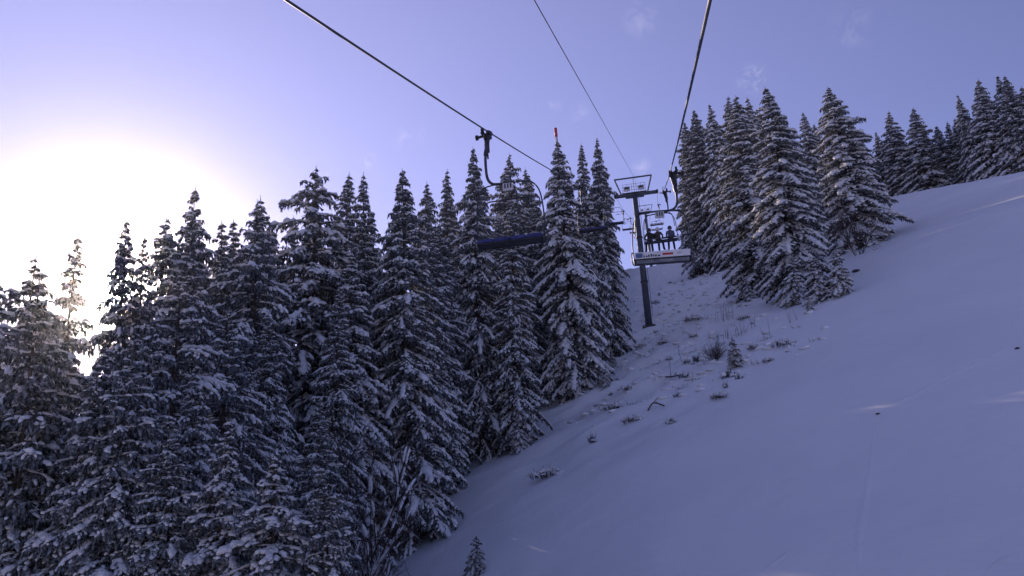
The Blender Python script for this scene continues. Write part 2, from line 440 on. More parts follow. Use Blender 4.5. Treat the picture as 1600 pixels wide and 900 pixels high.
    return dict(H=H, trunk=mb.mesh('spruce_trunk', M['bark'], True), crown=crown, snow=snow, limbs=br.mesh('spruce_limbs', M['bark']))

TRI = []
PROTO = {
    'dense1': spruce_meshes(0, 24, 3.0, .44, .42, .74, .92, power=4.2),
    'dense2': spruce_meshes(1, 24, 2.6, .42, .36, .76, .92, power=5.0),
    'dense3': spruce_meshes(2, 24, 3.3, .45, .48, .72, .92, power=3.6),
    'open1':  spruce_meshes(3, 24, 3.9, .60, .65, .66, 1.15, power=6.0, bare=.14),
    'open2':  spruce_meshes(4, 24, 3.3, .52, .62, .70, 1.0, power=4.2, bare=.14),
    'heavy1': spruce_meshes(5, 24, 3.4, .48, .38, .84, 1.25, droop=.18, power=3.6, pads=.42),
    'heavy2': spruce_meshes(6, 24, 4.1, .50, .42, .88, 1.4, droop=.20, power=3.4, pads=.5),
    'heavy3': spruce_meshes(7, 24, 3.0, .46, .36, .84, 1.2, droop=.18, power=4.0, pads=.4),
    'young':  spruce_meshes(8, 9, 2.5, .75, .80, .95, 1.6, droop=.16, twig_step=.20, power=1.8, bare=.2),
    'old1':   spruce_meshes(10, 24, 3.4, .56, .85, .55, .95, power=4.8, bare=.28, lean=.12, pads=.3),
    'dense4': spruce_meshes(11, 24, 2.9, .40, .55, .78, .88, power=3.0, bare=.10, lean=.1, pads=.12),
    'thin':   spruce_meshes(9, 20, 2.4, .48, .75, .45, .85, power=3.0, bare=.20),
}
print('proto tris', TRI, sum(TRI))
def spruce(kind, x, y, h, label, cat='tree', group=None, rz=None, widen=1.0, name='spruce_tree'):
    p = PROTO[kind]; e = empty(name, (x, y, gz(x, y)), rng.uniform(0, 6.28) if rz is None else rz)
    s = h/p['H']; widen *= rng.uniform(.9, 1.12); e.scale = (s*widen, s*widen, s)
    e.rotation_euler[0] = rng.normal(0, .018); e.rotation_euler[1] = rng.normal(0, .018)
    link('trunk', p['trunk'], e)
    c = link('crown', p['crown'], e); tag(link('limb_wood', p['limbs'], c), kind='stuff')
    tag(link('snow_load', p['snow'], e), kind='stuff')
    tag(e, label, cat, group); return e
def solve_y(px, py, h):
    """distance up the slope at which a tree of height h has its tip on this sight line"""
    d = ray(px, py); ys = np.arange(14, 330, .1); v = d[2]*ys-ground(d[0]*ys, ys, False)
    k = int(np.argmax(v >= h))
    if v[k] < h: k = len(ys)-1
    y = ys[k]; return d[0]*y, y
G_SKY = 'spruces whose tips make the skyline of the left forest'
skyline = [  # tip px, py, height, kind, label
    (4, 424, 15, 'open2', 'snowy spruce at the very left edge of the picture'),
    (57, 402, 16.5, 'old1', 'snowy spruce with the second skyline tip from the left edge'),
    (80, 432, 14.5, 'thin', 'slim spruce just right of the second skyline tip from the left'),
    (130, 368, 18, 'thin', 'sparse ragged spruce directly left of the sun'),
    (210, 333, 20, 'dense2', 'spruce whose bushy tip rises right above the sun'),
    (232, 362, 19, 'thin', 'small spruce tip just right of the one above the sun'),
    (266, 338, 20, 'open2', 'shorter spruce hugging the left side of the tall tip right of the sun'),
    (307, 288, 22, 'dense3', 'tall spruce right of the sun, highest tip in the left quarter'),
    (347, 342, 21, 'thin', 'slim pale spruce in the dip right of the tall spruce by the sun'),
    (396, 303, 21, 'old1', 'snowy spruce left of the broad open-branched one'),
    (430, 310, 23, 'dense2', 'narrow spruce tucked behind the left side of the broad open-branched spruce'),
    (478, 253, 24.5, 'open1', 'broad spruce with long open boughs, highest tip left of centre'),
    (520, 268, 25, 'dense4', 'dark spruce directly right of the broad open-branched spruce'),
    (575, 272, 23, 'dense4', 'narrow spruce pointing up at the small bright cloud'),
    (597, 322, 24, 'thin', 'small far spruce tip between two taller ones below the small cloud'),
    (630, 258, 22, 'dense1', 'dark conical spruce right of the small bright cloud'),
    (668, 282, 25, 'dense2', 'lower spruce tip left of a close pair, right of the dark conical one'),
    (690, 266, 26, 'dense4', 'sunlit close-set spruce tip left of the empty chair hanger'),
    (729, 228, 26, 'dense1', 'tall spruce directly left of the empty chair hanger'),
    (749, 268, 27, 'thin', 'thin spruce tip seen just left of the chair hanger arm'),
    (777, 262, 28, 'dense2', 'small spruce tip right behind the chair hanger'),
    (795, 240, 28, 'old1', 'spruce tip right of the chair hanger under the rope'),
    (812, 272, 29, 'thin', 'low slim spruce tip under the rope right of the hanger'),
    (831, 262, 29, 'dense2', 'isolated small spruce tip left of the red-tipped mast'),
    (869, 216, 26, 'heavy1', 'tall spruce standing in front of the red-tipped mast'),
    (900, 222, 28, 'dense4', 'narrow spruce between the red-tipped mast and the lift pylon'),
    (923, 212, 28, 'dense1', 'tall spruce nearest the lift pylon on its left'),
    (286, 348, 22, 'dense2', 'slim spruce tip squeezed left of the tall spruce right of the sun'),
    (366, 338, 23, 'thin', 'thin far spruce tip left of the pair before the broad open one'),
    (414, 345, 24, 'dense4', 'low spruce tip between the pair left of the broad open spruce'),
    (456, 330, 24, 'thin', 'thin tip at the left shoulder of the broad open spruce'),
    (548, 335, 25, 'dense2', 'low spruce tip left of the one pointing at the small cloud'),
    (611, 318, 25, 'dense4', 'low spruce tip tight left of the dark conical spruce'),
    (652, 330, 26, 'thin', 'low thin tip just right of the dark conical spruce'),
    (711, 288, 27, 'dense2', 'slim tip tight left of the tall spruce by the chair hanger'),
    (940, 262, 31, 'dense2', 'last spruce of the left forest, beside the gap of sky'),
]
front = [
    (546, 392, 17.5, 'heavy1', 'pale snow-laden spruce in front of the forest, left of centre', 1.1),
    (196, 512, 12.0, 'dense3', 'spruce directly below the sun in the front of the forest', 1.1),
    (280, 420, 15.5, 'open1', 'spruce with long snowy boughs below right of the sun', 1.0),
    (92, 520, 13, 'dense4', 'front-row spruce below left of the sun', 1.15),
    (30, 560, 12, 'dense4', 'front-row spruce at the left border below the skyline trees', 1.2),
    (345, 470, 14.5, 'old1', 'front-row spruce under the dip right of the sun', 1.1),
    (420, 480, 14.5, 'dense3', 'dark front-row spruce below the broad open-branched one', 1.1),
    (487, 470, 16, 'dense2', 'front-row spruce left of the pale snow-laden one', 1.1),
    (605, 430, 18, 'dense4', 'front-row spruce right of the pale snow-laden one', 1.1),
    (660, 470, 17, 'open2', 'front-row spruce below and left of the blue chair seat', 1.1),
    (715, 420, 20, 'dense3', 'spruce whose tip reaches the left end of the blue chair seat', 1.05),
    (778, 405, 22, 'heavy3', 'spruce directly below the blue chair seat', 1.05),
    (826, 395, 23, 'dense3', 'spruce below the right end of the blue chair seat', 1.0),
    (868, 330, 24, 'dense1', 'broad spruce at the edge of the piste below the mast', 1.15),
    (893, 335, 27, 'heavy3', 'spruce at the forest edge left of the pylon', .85),
    (640, 560, 13, 'heavy3', 'low snowy spruce at the piste edge, lower centre', 1.15),
    (735, 545, 15, 'heavy2', 'snowy spruce at the forest edge above the piste, centre', 1.05),
    (590, 660, 9.5, 'heavy1', 'small snowy spruce low in the forest edge, bottom centre', 1.3),
    (690, 670, 10, 'dense3', 'lowest spruce touching the piste at the bottom centre', 1.25),
    (345, 640, 10, 'heavy3', 'snowy low spruce in the lower left forest, right of the bottom left one', 1.3),
    (165, 690, 9, 'heavy1', 'bushy snow-covered low spruce near the bottom left corner', 1.4),
    (60, 720, 8.5, 'dense1', 'low spruce in the bottom left corner', 1.4),
    (425, 700, 8.5, 'heavy2', 'snow-covered low spruce left of the bare snowy shrub', 1.3),
    (265, 640, 10.5, 'dense3', 'dark low spruce between two snowier ones in the lower left', 1.25),
    (800, 560, 16, 'dense2', 'dark slender spruce at the forest edge, right of centre', 1.0),
    (452, 400, 19, 'dense2', 'slim spruce wedged below the left boughs of the broad open spruce', 1.0),
    (310, 400, 17, 'old1', 'slim spruce in front of the tall one right of the sun', 1.0),
    (372, 395, 18.5, 'dense2', 'slim dark spruce between the dip and the broad open spruce', 1.0),
    (576, 400, 19.5, 'dense2', 'slim spruce just right behind the pale snow-laden one', 1.0),
    (520, 440, 15.5, 'dense4', 'slim spruce just left behind the pale snow-laden one', .95),
    (240, 480, 13.5, 'dense2', 'slim spruce below right of the sun in the front row', 1.05),
    (60, 470, 14.5, 'dense2', 'slim spruce in front of the second skyline tip from the left', 1.0),
    (146, 575, 11.2, 'dense2', 'slim spruce in the lower left below the sun', 1.1),
    (390, 560, 12.5, 'heavy3', 'slim snowy spruce in the lower middle of the left forest', 1.1),
    (545, 600, 11, 'dense2', 'slim spruce below the pale snow-laden one', 1.1),
    (690, 530, 15.5, 'dense4', 'slim spruce low left of the blue chair seat', 1.0),
    (760, 470, 19.5, 'dense1', 'slim spruce under the left half of the blue chair seat', .95),
    (845, 470, 20, 'heavy3', 'slim spruce at the edge of the piste right of the blue seat', 1.0),
    (885, 420, 23, 'dense2', 'slim spruce at the forest edge halfway up to the pylon', 1.0),
    (480, 620, 10, 'dense1', 'low spruce above the bare snowy shrubs', 1.15),
    (300, 560, 12, 'heavy3', 'slim snowy spruce low right of the sun', 1.1),
    (20, 640, 10, 'heavy3', 'slim snowy spruce at the left border low down', 1.15),
    (230, 720, 8.5, 'heavy3', 'little snowy spruce at the bottom left, right of the bushy one', 1.3),
    (520, 720, 8, 'dense3', 'little spruce among the bare shrubs at the bottom', 1.2),
    (635, 720, 8.5, 'heavy3', 'little snowy spruce at the bottom beside the piste', 1.2),
]
placed = []; tall = []
for (px, py, h, kind, label) in skyline:
    x, y = solve_y(px, py, h)
    hh = ray(px, py)[2]*y-gz(x, y)
    spruce(kind, x, y, hh/1.003, label, group=G_SKY, widen=.78 if px > 895 else (.62 if 200 < px < 240 else .85 if px == 130 else .9)); placed.append((x, y)); tall.append((x, y, hh))
for (px, py, h, kind, label, wd) in front:
    x, y = solve_y(px, py, h)
    hh = ray(px, py)[2]*y-gz(x, y)
    spruce(kind, x, y, hh/1.003, label, group='front-row spruces of the left forest', widen=wd*.9); placed.append((x, y)); tall.append((x, y, hh))

# the trees between and behind: kept below the skyline that the tips above draw
_sk = sorted(skyline[:]); env_x = np.array([-400]+[s[0] for s in _sk]+[975]); env_y = np.array([440]+[s[1] for s in _sk]+[400])
def skyline_y(px):
    e = np.interp(px, env_x, env_y)+62
    if 110 < px < 262: e = max(e, 525)
    return e
fill = 0; more = []
cand = [(x, y) for x in np.arange(-13, -70, -4.6) for y in np.arange(24, 318, 4.8)]
random.shuffle(cand)
cand = sorted([(x+random.uniform(-2, 2), y+random.uniform(-2, 2)) for x, y in cand], key=lambda c: math.hypot(*c))
crowns = [(math.hypot(x, y), *project((x, y, gz(x, y)+h)), F/math.hypot(x, y)) for (x, y, h) in tall]
for (x, y) in cand:
    if x > -11-.012*max(0, 100-y) or (y < 60 and x > -15): continue
    if any((x-a)**2+(y-b)**2 < 2.7**2 for a, b in placed): continue
    g = gz(x, y); far = y > 115
    h = random.uniform(14.5, 21) if far else random.uniform(19, 27)
    if far and (x < -42 or random.random() < .42): continue
    while h > 8 and project((x, y, g+h))[1] < skyline_y(project((x, y, g+h))[0]): h -= .5
    px, py = project((x, y, g+h)); dist = math.hypot(x, y)
    if h <= 8 or px < -90: continue
    if not far:       # nothing of it would show behind the nearer crowns
        hidden = [c for c in crowns if c[0] < dist and abs(c[1]-px) < 1.1*c[3] and c[2] < py-3.0*c[3]]
        if len(hidden) > 0: continue
    spruce(random.choice(['dense1', 'dense2', 'dense3', 'open2', 'heavy1', 'old1', 'dense4', 'dense4']), x, y, h,
           'snowy spruce added inside the dense left forest to shade the piste, mostly hidden by other spruces', group='spruces inside the left forest', widen=1.25 if far else 1.0)
    more.append((x, y, g, h)); placed.append((x, y)); crowns.append((dist, px, py, F/dist)); fill += 1
print('fill trees', fill)
# spruces added deeper in the forest to keep the low sun off the piste
casters = [(x, y, gz(x, y), h) for (x, y, h) in tall]+more
def lit(p, upto=190.0):
    s_ = np.arange(6.0, upto, .8); hd = math.hypot(SUN_DIR[0], SUN_DIR[1])
    P = p[None]+SUN_DIR[None]*(s_/hd)[:, None]
    if np.any(ground(P[:, 0], P[:, 1], False) > P[:, 2]): return False
    C = np.array(casters)
    d2 = (P[:, None, 0]-C[None, :, 0])**2+(P[:, None, 1]-C[None, :, 1])**2
    f = (P[:, None, 2]-C[None, :, 2])/C[None, :, 3]
    rad_ = np.where((f > 0.02) & (f < .97), 3.3*C[None, :, 3]/24*np.minimum(1, (1-f)*2.2)*.55, 0)
    return not np.any(d2 < rad_**2)
plug = 0
for py in range(330, 900, 20):
    for px in range(720, 1600, 24):
        h_ = hit(px, py)
        if h_[1] > 300 or py < 330+max(0, (1385-px))*.12: continue
        p = np.array(h_)+np.array([0, 0, .3])
        if not lit(p): continue
        hd = math.hypot(SUN_DIR[0], SUN_DIR[1]); best = None
        for s_ in np.arange(10, 190, 1.0):
            q = p+SUN_DIR*(s_/hd)
            if q[0] > -12 or q[0] < -75: continue
            g = gz(q[0], q[1]); need = (q[2]-g)+2.6
            if need > 27 or need < 6: continue
            a, b = project((q[0], q[1], g+need))
            if b < skyline_y(a)-26: continue
            near = min((q[0]-a_)**2+(q[1]-b_)**2 for a_, b_ in placed)
            if near < 2.6**2: continue
            c = need-.2*min(near, 30)
            if best is None or c < best[0]: best = (c, q[0], q[1], need)
        if best is None: print('unplugged', px, py); continue
        _, x, y, need = best; h = max(need, 12.0)
        while h > need and project((x, y, gz(x, y)+h))[1] < skyline_y(project((x, y, gz(x, y)+h))[0])-26: h -= .5
        spruce(random.choice(['dense1', 'dense3', 'heavy1', 'dense4']), x, y, h, 'snowy spruce added inside the dense left forest to shade the piste, mostly hidden by other spruces', group='spruces inside the left forest', widen=1.3)
        placed.append((x, y)); casters.append((x, y, gz(x, y), h)); plug += 1
print('plug trees', plug)

def at_base(px, py): return hit(px, py)
right = [  # tip px,py, base px,py or height, kind, label, widen
    (1142, 152, (1160, 470), 'heavy3', 'tall snow-laden spruce, leftmost of the three front ones right of the pylon', 1.12),
    (1197, 138, (1252, 462), 'heavy1', 'tallest snow-laden spruce right of the pylon, middle of the three front ones', .98),
    (1301, 134, (1345, 385), 'heavy2', 'lone broad snow-laden spruce at the right end of the clump by the piste', 1.12),
    (1064, 186, 31, 'dense2', 'spruce beside the uphill rope, left end of the right-hand clump', .9),
    (1090, 166, 32, 'dense1', 'second spruce from the left in the clump right of the pylon', .9),
    (1108, 164, 31, 'heavy3', 'third spruce from the left in the clump right of the pylon', .85),
    (1130, 152, 32, 'heavy3', 'spruce tip just left of the tall front spruce right of the pylon', .85),
    (1161, 150, 28, 'heavy1', 'spruce tip just right of the tall front spruce right of the pylon', .85),
    (1186, 168, 28, 'dense1', 'slim spruce pressed against the left of the tallest spruce', .85),
    (1216, 160, 27, 'heavy3', 'spruce pressed against the right of the tallest spruce', .95),
    (1250, 174, 25, 'heavy1', 'spruce in the gap between the tallest and the lone broad spruce', .95),
    (1274, 192, 24, 'dense2', 'slim dark spruce close left of the lone broad spruce', .85),
    (1330, 186, 22, 'heavy1', 'shorter spruce growing against the right of the lone broad spruce', 1.0),
    (1365, 240, 21, 'thin', 'small thin spruce behind the snow ridge, right of the lone broad spruce', .9),
    (1386, 172, 27, 'heavy3', 'leftmost of the two sunlit-topped spruces behind the snow ridge', 1.0),
    (1404, 196, 26, 'dense2', 'low spruce between the two sunlit-topped spruces behind the ridge', .9),
    (1421, 167, 27, 'heavy1', 'right one of the two sunlit-topped spruces behind the snow ridge', 1.0),
    (1464, 196, 24, 'dense1', 'left one of the low brownish spruce pair behind the snow ridge', 1.0),
    (1484, 204, 24, 'dense3', 'right one of the low brownish spruce pair behind the snow ridge', .9),
    (1500, 143, 28, 'heavy3', 'slim spruce, first of the tall group at the right edge', .75),
    (1524, 124, 29, 'heavy1', 'second spruce of the tall group at the right edge', .9),
    (1553, 118, 29, 'heavy3', 'third spruce of the tall group at the right edge', .9),
    (1577, 114, 29, 'dense1', 'fourth and tallest spruce of the group at the right edge', .95),
    (1600, 136, 28, 'heavy1', 'spruce cut by the right edge of the picture', 1.0),
    (1434, 192, 26, 'heavy3', 'slim spruce right beside the two sunlit-topped ones', .9),
    (1452, 206, 26, 'heavy1', 'snowy spruce left of the low brownish pair on the ridge', .9),
    (1475, 190, 27, 'dense4', 'slim spruce peeking over the low brownish pair', .9),
    (1491, 182, 27, 'heavy3', 'slim spruce just left of the tall group at the right edge', .9),
    (1372, 205, 25, 'heavy3', 'slim spruce left of the two sunlit-topped ones on the ridge', .9),
    (1076, 196, 33, 'dense1', 'slim spruce between the two leftmost tips of the right-hand clump', 1.0),
    (1150, 205, 29, 'heavy1', 'spruce filling the middle of the clump right of the pylon', 1.0),
    (1100, 230, 27, 'dense3', 'lower spruce at the left of the clump, behind the skiers', 1.0),
    (1232, 230, 24, 'heavy1', 'lower spruce right behind the tallest one by the piste', 1.1),
    (1290, 215, 22, 'heavy3', 'slim spruce close behind the left of the lone broad spruce', 1.0),
    (1345, 235, 20, 'heavy1', 'low snowy spruce at the right foot of the lone broad spruce', 1.1),
    (1402, 222, 25, 'dense3', 'low dark spruce filling between the two sunlit-topped ones', 1.1),
    (1440, 220, 25, 'heavy3', 'low spruce just right of the two sunlit-topped ones', 1.05),
    (1452, 232, 24, 'dense1', 'small dark spruce left of the low brownish pair', 1.1),
    (1474, 222, 24, 'dense3', 'dark spruce between the low brownish pair', 1.1),
    (1510, 170, 28, 'dense3', 'dark spruce behind the first two of the tall group at the right edge', 1.0),
    (1540, 165, 28, 'dense1', 'dark spruce behind the middle of the tall group at the right edge', 1.1),
    (1566, 170, 27, 'dense3', 'dark spruce filling the right part of the tall group at the edge', 1.1),
    (1590, 175, 27, 'dense1', 'dark spruce low at the right edge of the picture', 1.1),
]
for (px, py, b, kind, label, wd) in right:
    if isinstance(b, tuple):
        bx, by, bz = hit(*b); d = ray(px, py); y = by; x = d[0]*y
        hh = d[2]*y-gz(x, y)
    else:
        x, y = solve_y(px, py, b); hh = ray(px, py)[2]*y-gz(x, y)
    spruce(kind, x, y, hh/1.003, label, group='spruces on the right of the lift', widen=wd*1.2); placed.append((x, y))

# young spruces and saplings standing free on the snow
for (px, py, h, label) in (
    (1246, 474, 4.6, 'young snow-caked spruce at the foot of the tallest spruce'),
    (1283, 470, 4.2, 'middle one of the snow-caked young spruces by the piste'),
    (1313, 462, 4.0, 'rightmost snow-caked young spruce at the foot of the right-hand clump'),
    (1266, 488, 1.5, 'tiny spruce sapling in front of the snow-caked young spruces'),
    (1172, 470, 2.6, 'small snowy spruce at the foot of the left front spruce'),
    (1151, 574, 2.2, 'thin snowy sapling right of the round bare bush'),
    (744, 897, 1.5, 'small snowy sapling at the bottom edge of the piste'),
    (958, 574, 1.8, 'low snowy spruce bush against the forest edge left of the pylon'),
    (812, 706, 2.4, 'little spruce at the foot of the forest where the edge bends'),
    (946, 604, 1.6, 'small spruce hugging the forest edge above the bend')):
    x, y, z = hit(px, py)
    spruce('young', x, y, h, label, group='young spruces and saplings', widen=1.15, name='young_spruce')

# ------------------------------------------------------------------ shrubs, stalks, tufts, stones
def shrub_mesh(seed, h, n, spread, mat, snow_amt, sub=5, thick=.012):
    rg = np.random.default_rng(seed); mb = MB(); b0, b1, w, hh = [], [], [], []
    def grow(p, d, L, r, lev):
        pts = [p]
        for k in range(3):
            d = unit(d+rg.normal(0, .13, 3)+np.array([0, 0, .05])); pts.append(pts[-1]+d*L/3)
        mb.tube(pts, np.linspace(r, r*.5, 4), 3 if lev else 4, cap=False)
        for k in range(3):
            if lev < 2 and rg.random() < snow_amt*1.3 and abs(d[2]) < .97:
                b0.append(pts[k]+np.array([0, 0, r+.012])); b1.append(pts[k+1]+np.array([0, 0, r+.008])); w.append(r*.9+h*.006*(1+rg.random())); hh.append(r*.7+h*.006*(1+rg.random()))
        if lev < 3:
            for _ in range(sub-lev):
                k = rg.integers(1, 4); dd = unit(d+rg.normal(0, .55, 3)); grow(pts[k], dd, L*rg.uniform(.4, .7), r*.55, lev+1)
    for i in range(n):
        a = rg.uniform(0, 6.28); t = rg.uniform(.05, spread)
        grow(np.array([.06*h*math.cos(a), .06*h*math.sin(a), -.08]), np.array([math.cos(a)*math.sin(t), math.sin(a)*math.sin(t), math.cos(t)]), h*rg.uniform(.45, .75), thick*h**.7, 0)
    wood = mb.mesh('shrub_wood', mat)
    snow = None
    if b0:
        V, T = blobs(np.array(b0), np.array(b1), np.array(w), np.array(hh), rg); snow = mesh_np('shrub_snow', V, T, None, M['branch_snow'], True)
    return wood, snow
def shrub(name, meshes, px, py, label, cat, group, s=1.0, sz=None, at=None):
    x, y, z = hit(px, py) if at is None else (*at, gz(*at))
    e = empty(name, (x, y, z), rng.uniform(0, 6.28)); e.scale = (s, s, sz or s)
    tag(link('branches', meshes[0], e), kind='stuff')
    if meshes[1]: tag(link('snow_load', meshes[1], e), kind='stuff')
    tag(e, label, cat, group); return e
round_bush = shrub_mesh(21, 1.5, 60, 1.15, M['twig'], .04, 4, .010)
bare_tall = shrub_mesh(22, 7.5, 6, .55, M['twig'], .55, 6, .016)
bare_tall2 = shrub_mesh(23, 7.0, 5, .6, M['twig'], .6, 6, .016)
dark_bush = shrub_mesh(24, 6.5, 12, .6, M['twig'], .10, 6, .011)
shrub('bare_bush', round_bush, 1117, 563, 'round bare twiggy bush below right of the pylon', 'bush', None, 1.0)
shrub('bare_shrub', bare_tall, 0, 0, 'tall bare shrub with snow on its branches, bottom centre of the forest', 'shrub', 'bare snowy shrubs', at=(-14.4, 33.5))
shrub('bare_shrub', bare_tall2, 0, 0, 'bare snowy shrub just right of the tall bare one at the bottom', 'shrub', 'bare snowy shrubs', at=(-13.8, 35.5), s=.6)
shrub('bare_shrub', bare_tall2, 0, 0, 'slender bare snowy shrub left of the tall bare one, lower left', 'shrub', 'bare snowy shrubs', at=(-17.5, 34.0), s=.8)
shrub('bare_shrub', dark_bush, 1342, 398, 'dark purplish bare shrub between the tallest and the lone broad spruce', 'shrub', None, 1.0)
shrub('bare_shrub', dark_bush, 1365, 312, 'grey bare shrub where the snow ridge meets the lone broad spruce', 'shrub', None, .8)

def clump_mesh(seed, r, h, n, snow_n):
    """low dwarf shrub: a dome of dark sprigs with pads of snow on it"""
    rg = np.random.default_rng(seed)
    a = rg.uniform(0, 6.28, n); q = np.sqrt(rg.random(n))*r
    P0 = np.column_stack([np.cos(a)*q, np.sin(a)*q, np.full(n, -.05)])
    P1 = P0+np.column_stack([np.cos(a)*q*.25+rg.normal(0, .12, n), np.sin(a)*q*.25+rg.normal(0, .12, n), h*(1-.5*(q/r)**2)*rg.uniform(.4, 1.15, n)])
    V, T = spindles(P0, P1, rg.uniform(.012, .035, n)); wood = mesh_np('clump_sprigs', V, T, None, M['twig' if snow_n > 12 else 'needles'])
    k = rg.choice(n, snow_n, replace=snow_n > n); c = P1[k]*np.array([.9, .9, .62])+rg.normal(0, .05, (snow_n, 3)); d = rg.normal(0, 1, (snow_n, 3))*np.array([1, 1, .25]); d = unit(d)*rg.uniform(.08, .24, snow_n)[:, None]
    V, T = blobs(c-d, c+d, rg.uniform(.07, .19, snow_n), rg.uniform(.06, .16, snow_n), rg)
    return wood, mesh_np('clump_snow', V, T, None, M['branch_snow'], True)
clumps = [clump_mesh(31, .8, .9, 60, 48), clump_mesh(32, .6, .8, 45, 30), clump_mesh(33, 1.0, .9, 80, 60)]
tufts = [clump_mesh(41, .28, .55, 40, 3), clump_mesh(42, .35, .5, 46, 6), clump_mesh(43, .22, .75, 34, 3)]
GC, GT, GS = 'snowy dwarf shrubs under the lift', 'dark tufts poking through the snow', 'thin dry stalks in the snow'
for i, (px, py, s, label) in enumerate((
    (1082, 502, 1.1, 'wide snow-covered dwarf shrub straight below the white chair panel'),
    (1084, 528, .9, 'snowy dwarf shrub just below the wide one under the white panel'),
    (1001, 543, .7, 'small snowy shrub directly below the pylon foot'),
    (1036, 538, .8, 'snowy shrub right of the pylon foot, below it'),
    (1178, 546, .8, 'twiggy snowy shrub right of the thin sapling'),
    (1224, 541, .8, 'snowy shrub furthest right under the right-hand clump'),
    (1162, 499, .7, 'dark snow-capped shrub right of the tall reeds'),
    (966, 458, 1.0, 'snowy shrub up the slope left of the pylon shaft'),
    (1025, 474, .7, 'snowy shrub right beside the pylon shaft'),
    (1123, 624, .7, 'small snow hummock with sprigs below the round bush'),
    (1201, 566, .6, 'small round snowy shrub right of the sapling on open snow'),
    (957, 640, .8, 'snowy shrub by the forest edge below the little sapling'),
    (987, 660, .7, 'snow hummock with a sprig near the forest edge, lower down'),
    (1025, 520, .6, 'little snowy shrub up right of the pylon foot'),
    (950, 520, 1.0, 'pale snowy shrub left of the pylon foot at the forest edge'),
    (853, 748, 1.0, 'snow-buried shrub alone at the edge of the piste'),
    (980, 610, .8, 'dark little snow-capped shrub below the pylon, near the forest edge'))):
    shrub('dwarf_shrub', clumps[i % 3], px, py, label, 'shrub', GC, s)
for i, (px, py, s, label) in enumerate((
    (1046, 563, .9, 'lone dark tuft left of the pair of dark tufts'),
    (1074, 568, 1.0, 'left one of the pair of dark tufts beside the round bush'),
    (1088, 566, 1.2, 'right one of the pair of dark tufts beside the round bush'),
    (1068, 590, 1.2, 'dark tuft right of the fallen twig below the pair of tufts'),
    (1138, 590, 1.5, 'dark upright tuft at the foot of the thin sapling'),
    (1134, 606, .7, 'tiny dark tuft below the upright tuft'),
    (1059, 620, .9, 'small dark tuft alone left of the snow hummock'),
    (1048, 662, .8, 'lowest small dark tuft, right of the fallen branch'),
    (926, 692, 1.0, 'dark tuft on open snow near the forest bend'),
    (955, 618, .8, 'dark tuft at the forest edge left of the little sapling'),
    (1047, 443, 1.0, 'left one of two faint tufts below the white chair panel'),
    (1066, 441, .9, 'right one of two faint tufts below the white chair panel'),
    (952, 462, 1.0, 'dark tuft at the forest foot up the slope'),
    (1012, 455, .9, 'dark tuft just right of the pylon shaft high up'),
    (1030, 462, 1.0, 'dark tuft right of the pylon above the snowy shrub'),
    (1155, 592, .8, 'flat dark tuft right of the upright tuft by the sapling'))):
    shrub('plant_tuft', tufts[i % 3], px, py, label, 'plant', GT, s)
def lumps():
    rg = np.random.default_rng(77); C = []
    while len(C) < 520:
        y = rg.uniform(56, 150); x = rg.normal(1.5, 5.5)+(y-80)*.03
        if x < -8.5: continue
        C.append((x, y, gz(x, y)-.05))
    C = np.array(C); n = len(C); d = rg.normal(0, 1, (n, 3))*np.array([1, 1, .1]); r = rg.uniform(.12, .6, n)**1.2; d = unit(d)*r[:, None]
    V, T = blobs(C-d, C+d, r*rg.uniform(.7, 1.1, n), r*rg.uniform(.3, .6, n), rg, 7, .2)
    tag(link('snow_lumps', mesh_np('snow_lumps', V, T, None, M['snow'], True)), 'small lumps of snow scattered on the rough strip under the lift', 'snow', kind='stuff')
lumps()
def scrub():
    """twig tips of the growth buried under the lift, with snow caught on them: too many and too small to count"""
    rg = np.random.default_rng(78); A, B, R_, c0, c1, cw, ch = [], [], [], [], [], [], []
    k = 0
    while k < 170:
        y = rg.uniform(58, 150); x = rg.normal(1.0, 4.6)+(y-80)*.03
        if x < -8.5: continue
        z = gz(x, y); n = int(rg.integers(3, 12)); r = rg.uniform(.08, .35); h = rg.uniform(.12, .5); k += 1
        p = np.column_stack([x+rg.normal(0, r, n), y+rg.normal(0, r, n), np.full(n, z-.08)])
        A.append(p); B.append(p+np.column_stack([rg.normal(0, .14, n), rg.normal(0, .14, n), h*rg.uniform(.5, 1.3, n)])); R_.append(rg.uniform(.008, .022, n))
        m = int(rg.integers(1, 5)); q = np.column_stack([x+rg.normal(0, r, m), y+rg.normal(0, r, m), np.full(m, z+h*.25)]); d = rg.normal(0, .1, (m, 3))*np.array([1, 1, .2])
        c0.append(q-d); c1.append(q+d); cw.append(rg.uniform(.06, .2, m)); ch.append(rg.uniform(.05, .14, m))
    c_ = np.concatenate
    V, T = spindles(c_(A), c_(B), c_(R_)); tag(link('buried_scrub', mesh_np('buried_scrub', V, T, None, M['twig'])), 'sparse dark twig tips poking through the snow under the lift', 'scrub', kind='stuff')
    V, T = blobs(c_(c0), c_(c1), c_(cw), c_(ch), rg); tag(link('scrub_snow', mesh_np('scrub_snow', V, T, None, M['branch_snow'], True)), 'small caps of snow caught on the twig tips under the lift', 'snow', kind='stuff')
scrub()
def stalks(seed, n, h, r):
    rg = np.random.default_rng(seed); mb = MB()
    for _ in range(n):
        a, q = rg.uniform(0, 6.28), rg.random()**.5*r; p = np.array([q*math.cos(a), q*math.sin(a), -.1]); t = rg.normal(0, .1, 2); L = h*rg.uniform(.5, 1)
        mb.tube([p, p+np.array([t[0]*L*.4, t[1]*L*.4, L*.5]), p+np.array([t[0]*L*1.2, t[1]*L*1.2, L])], [.018, .014, .006], 3, cap=False)
    return mb.mesh('stalks', M['grass'])
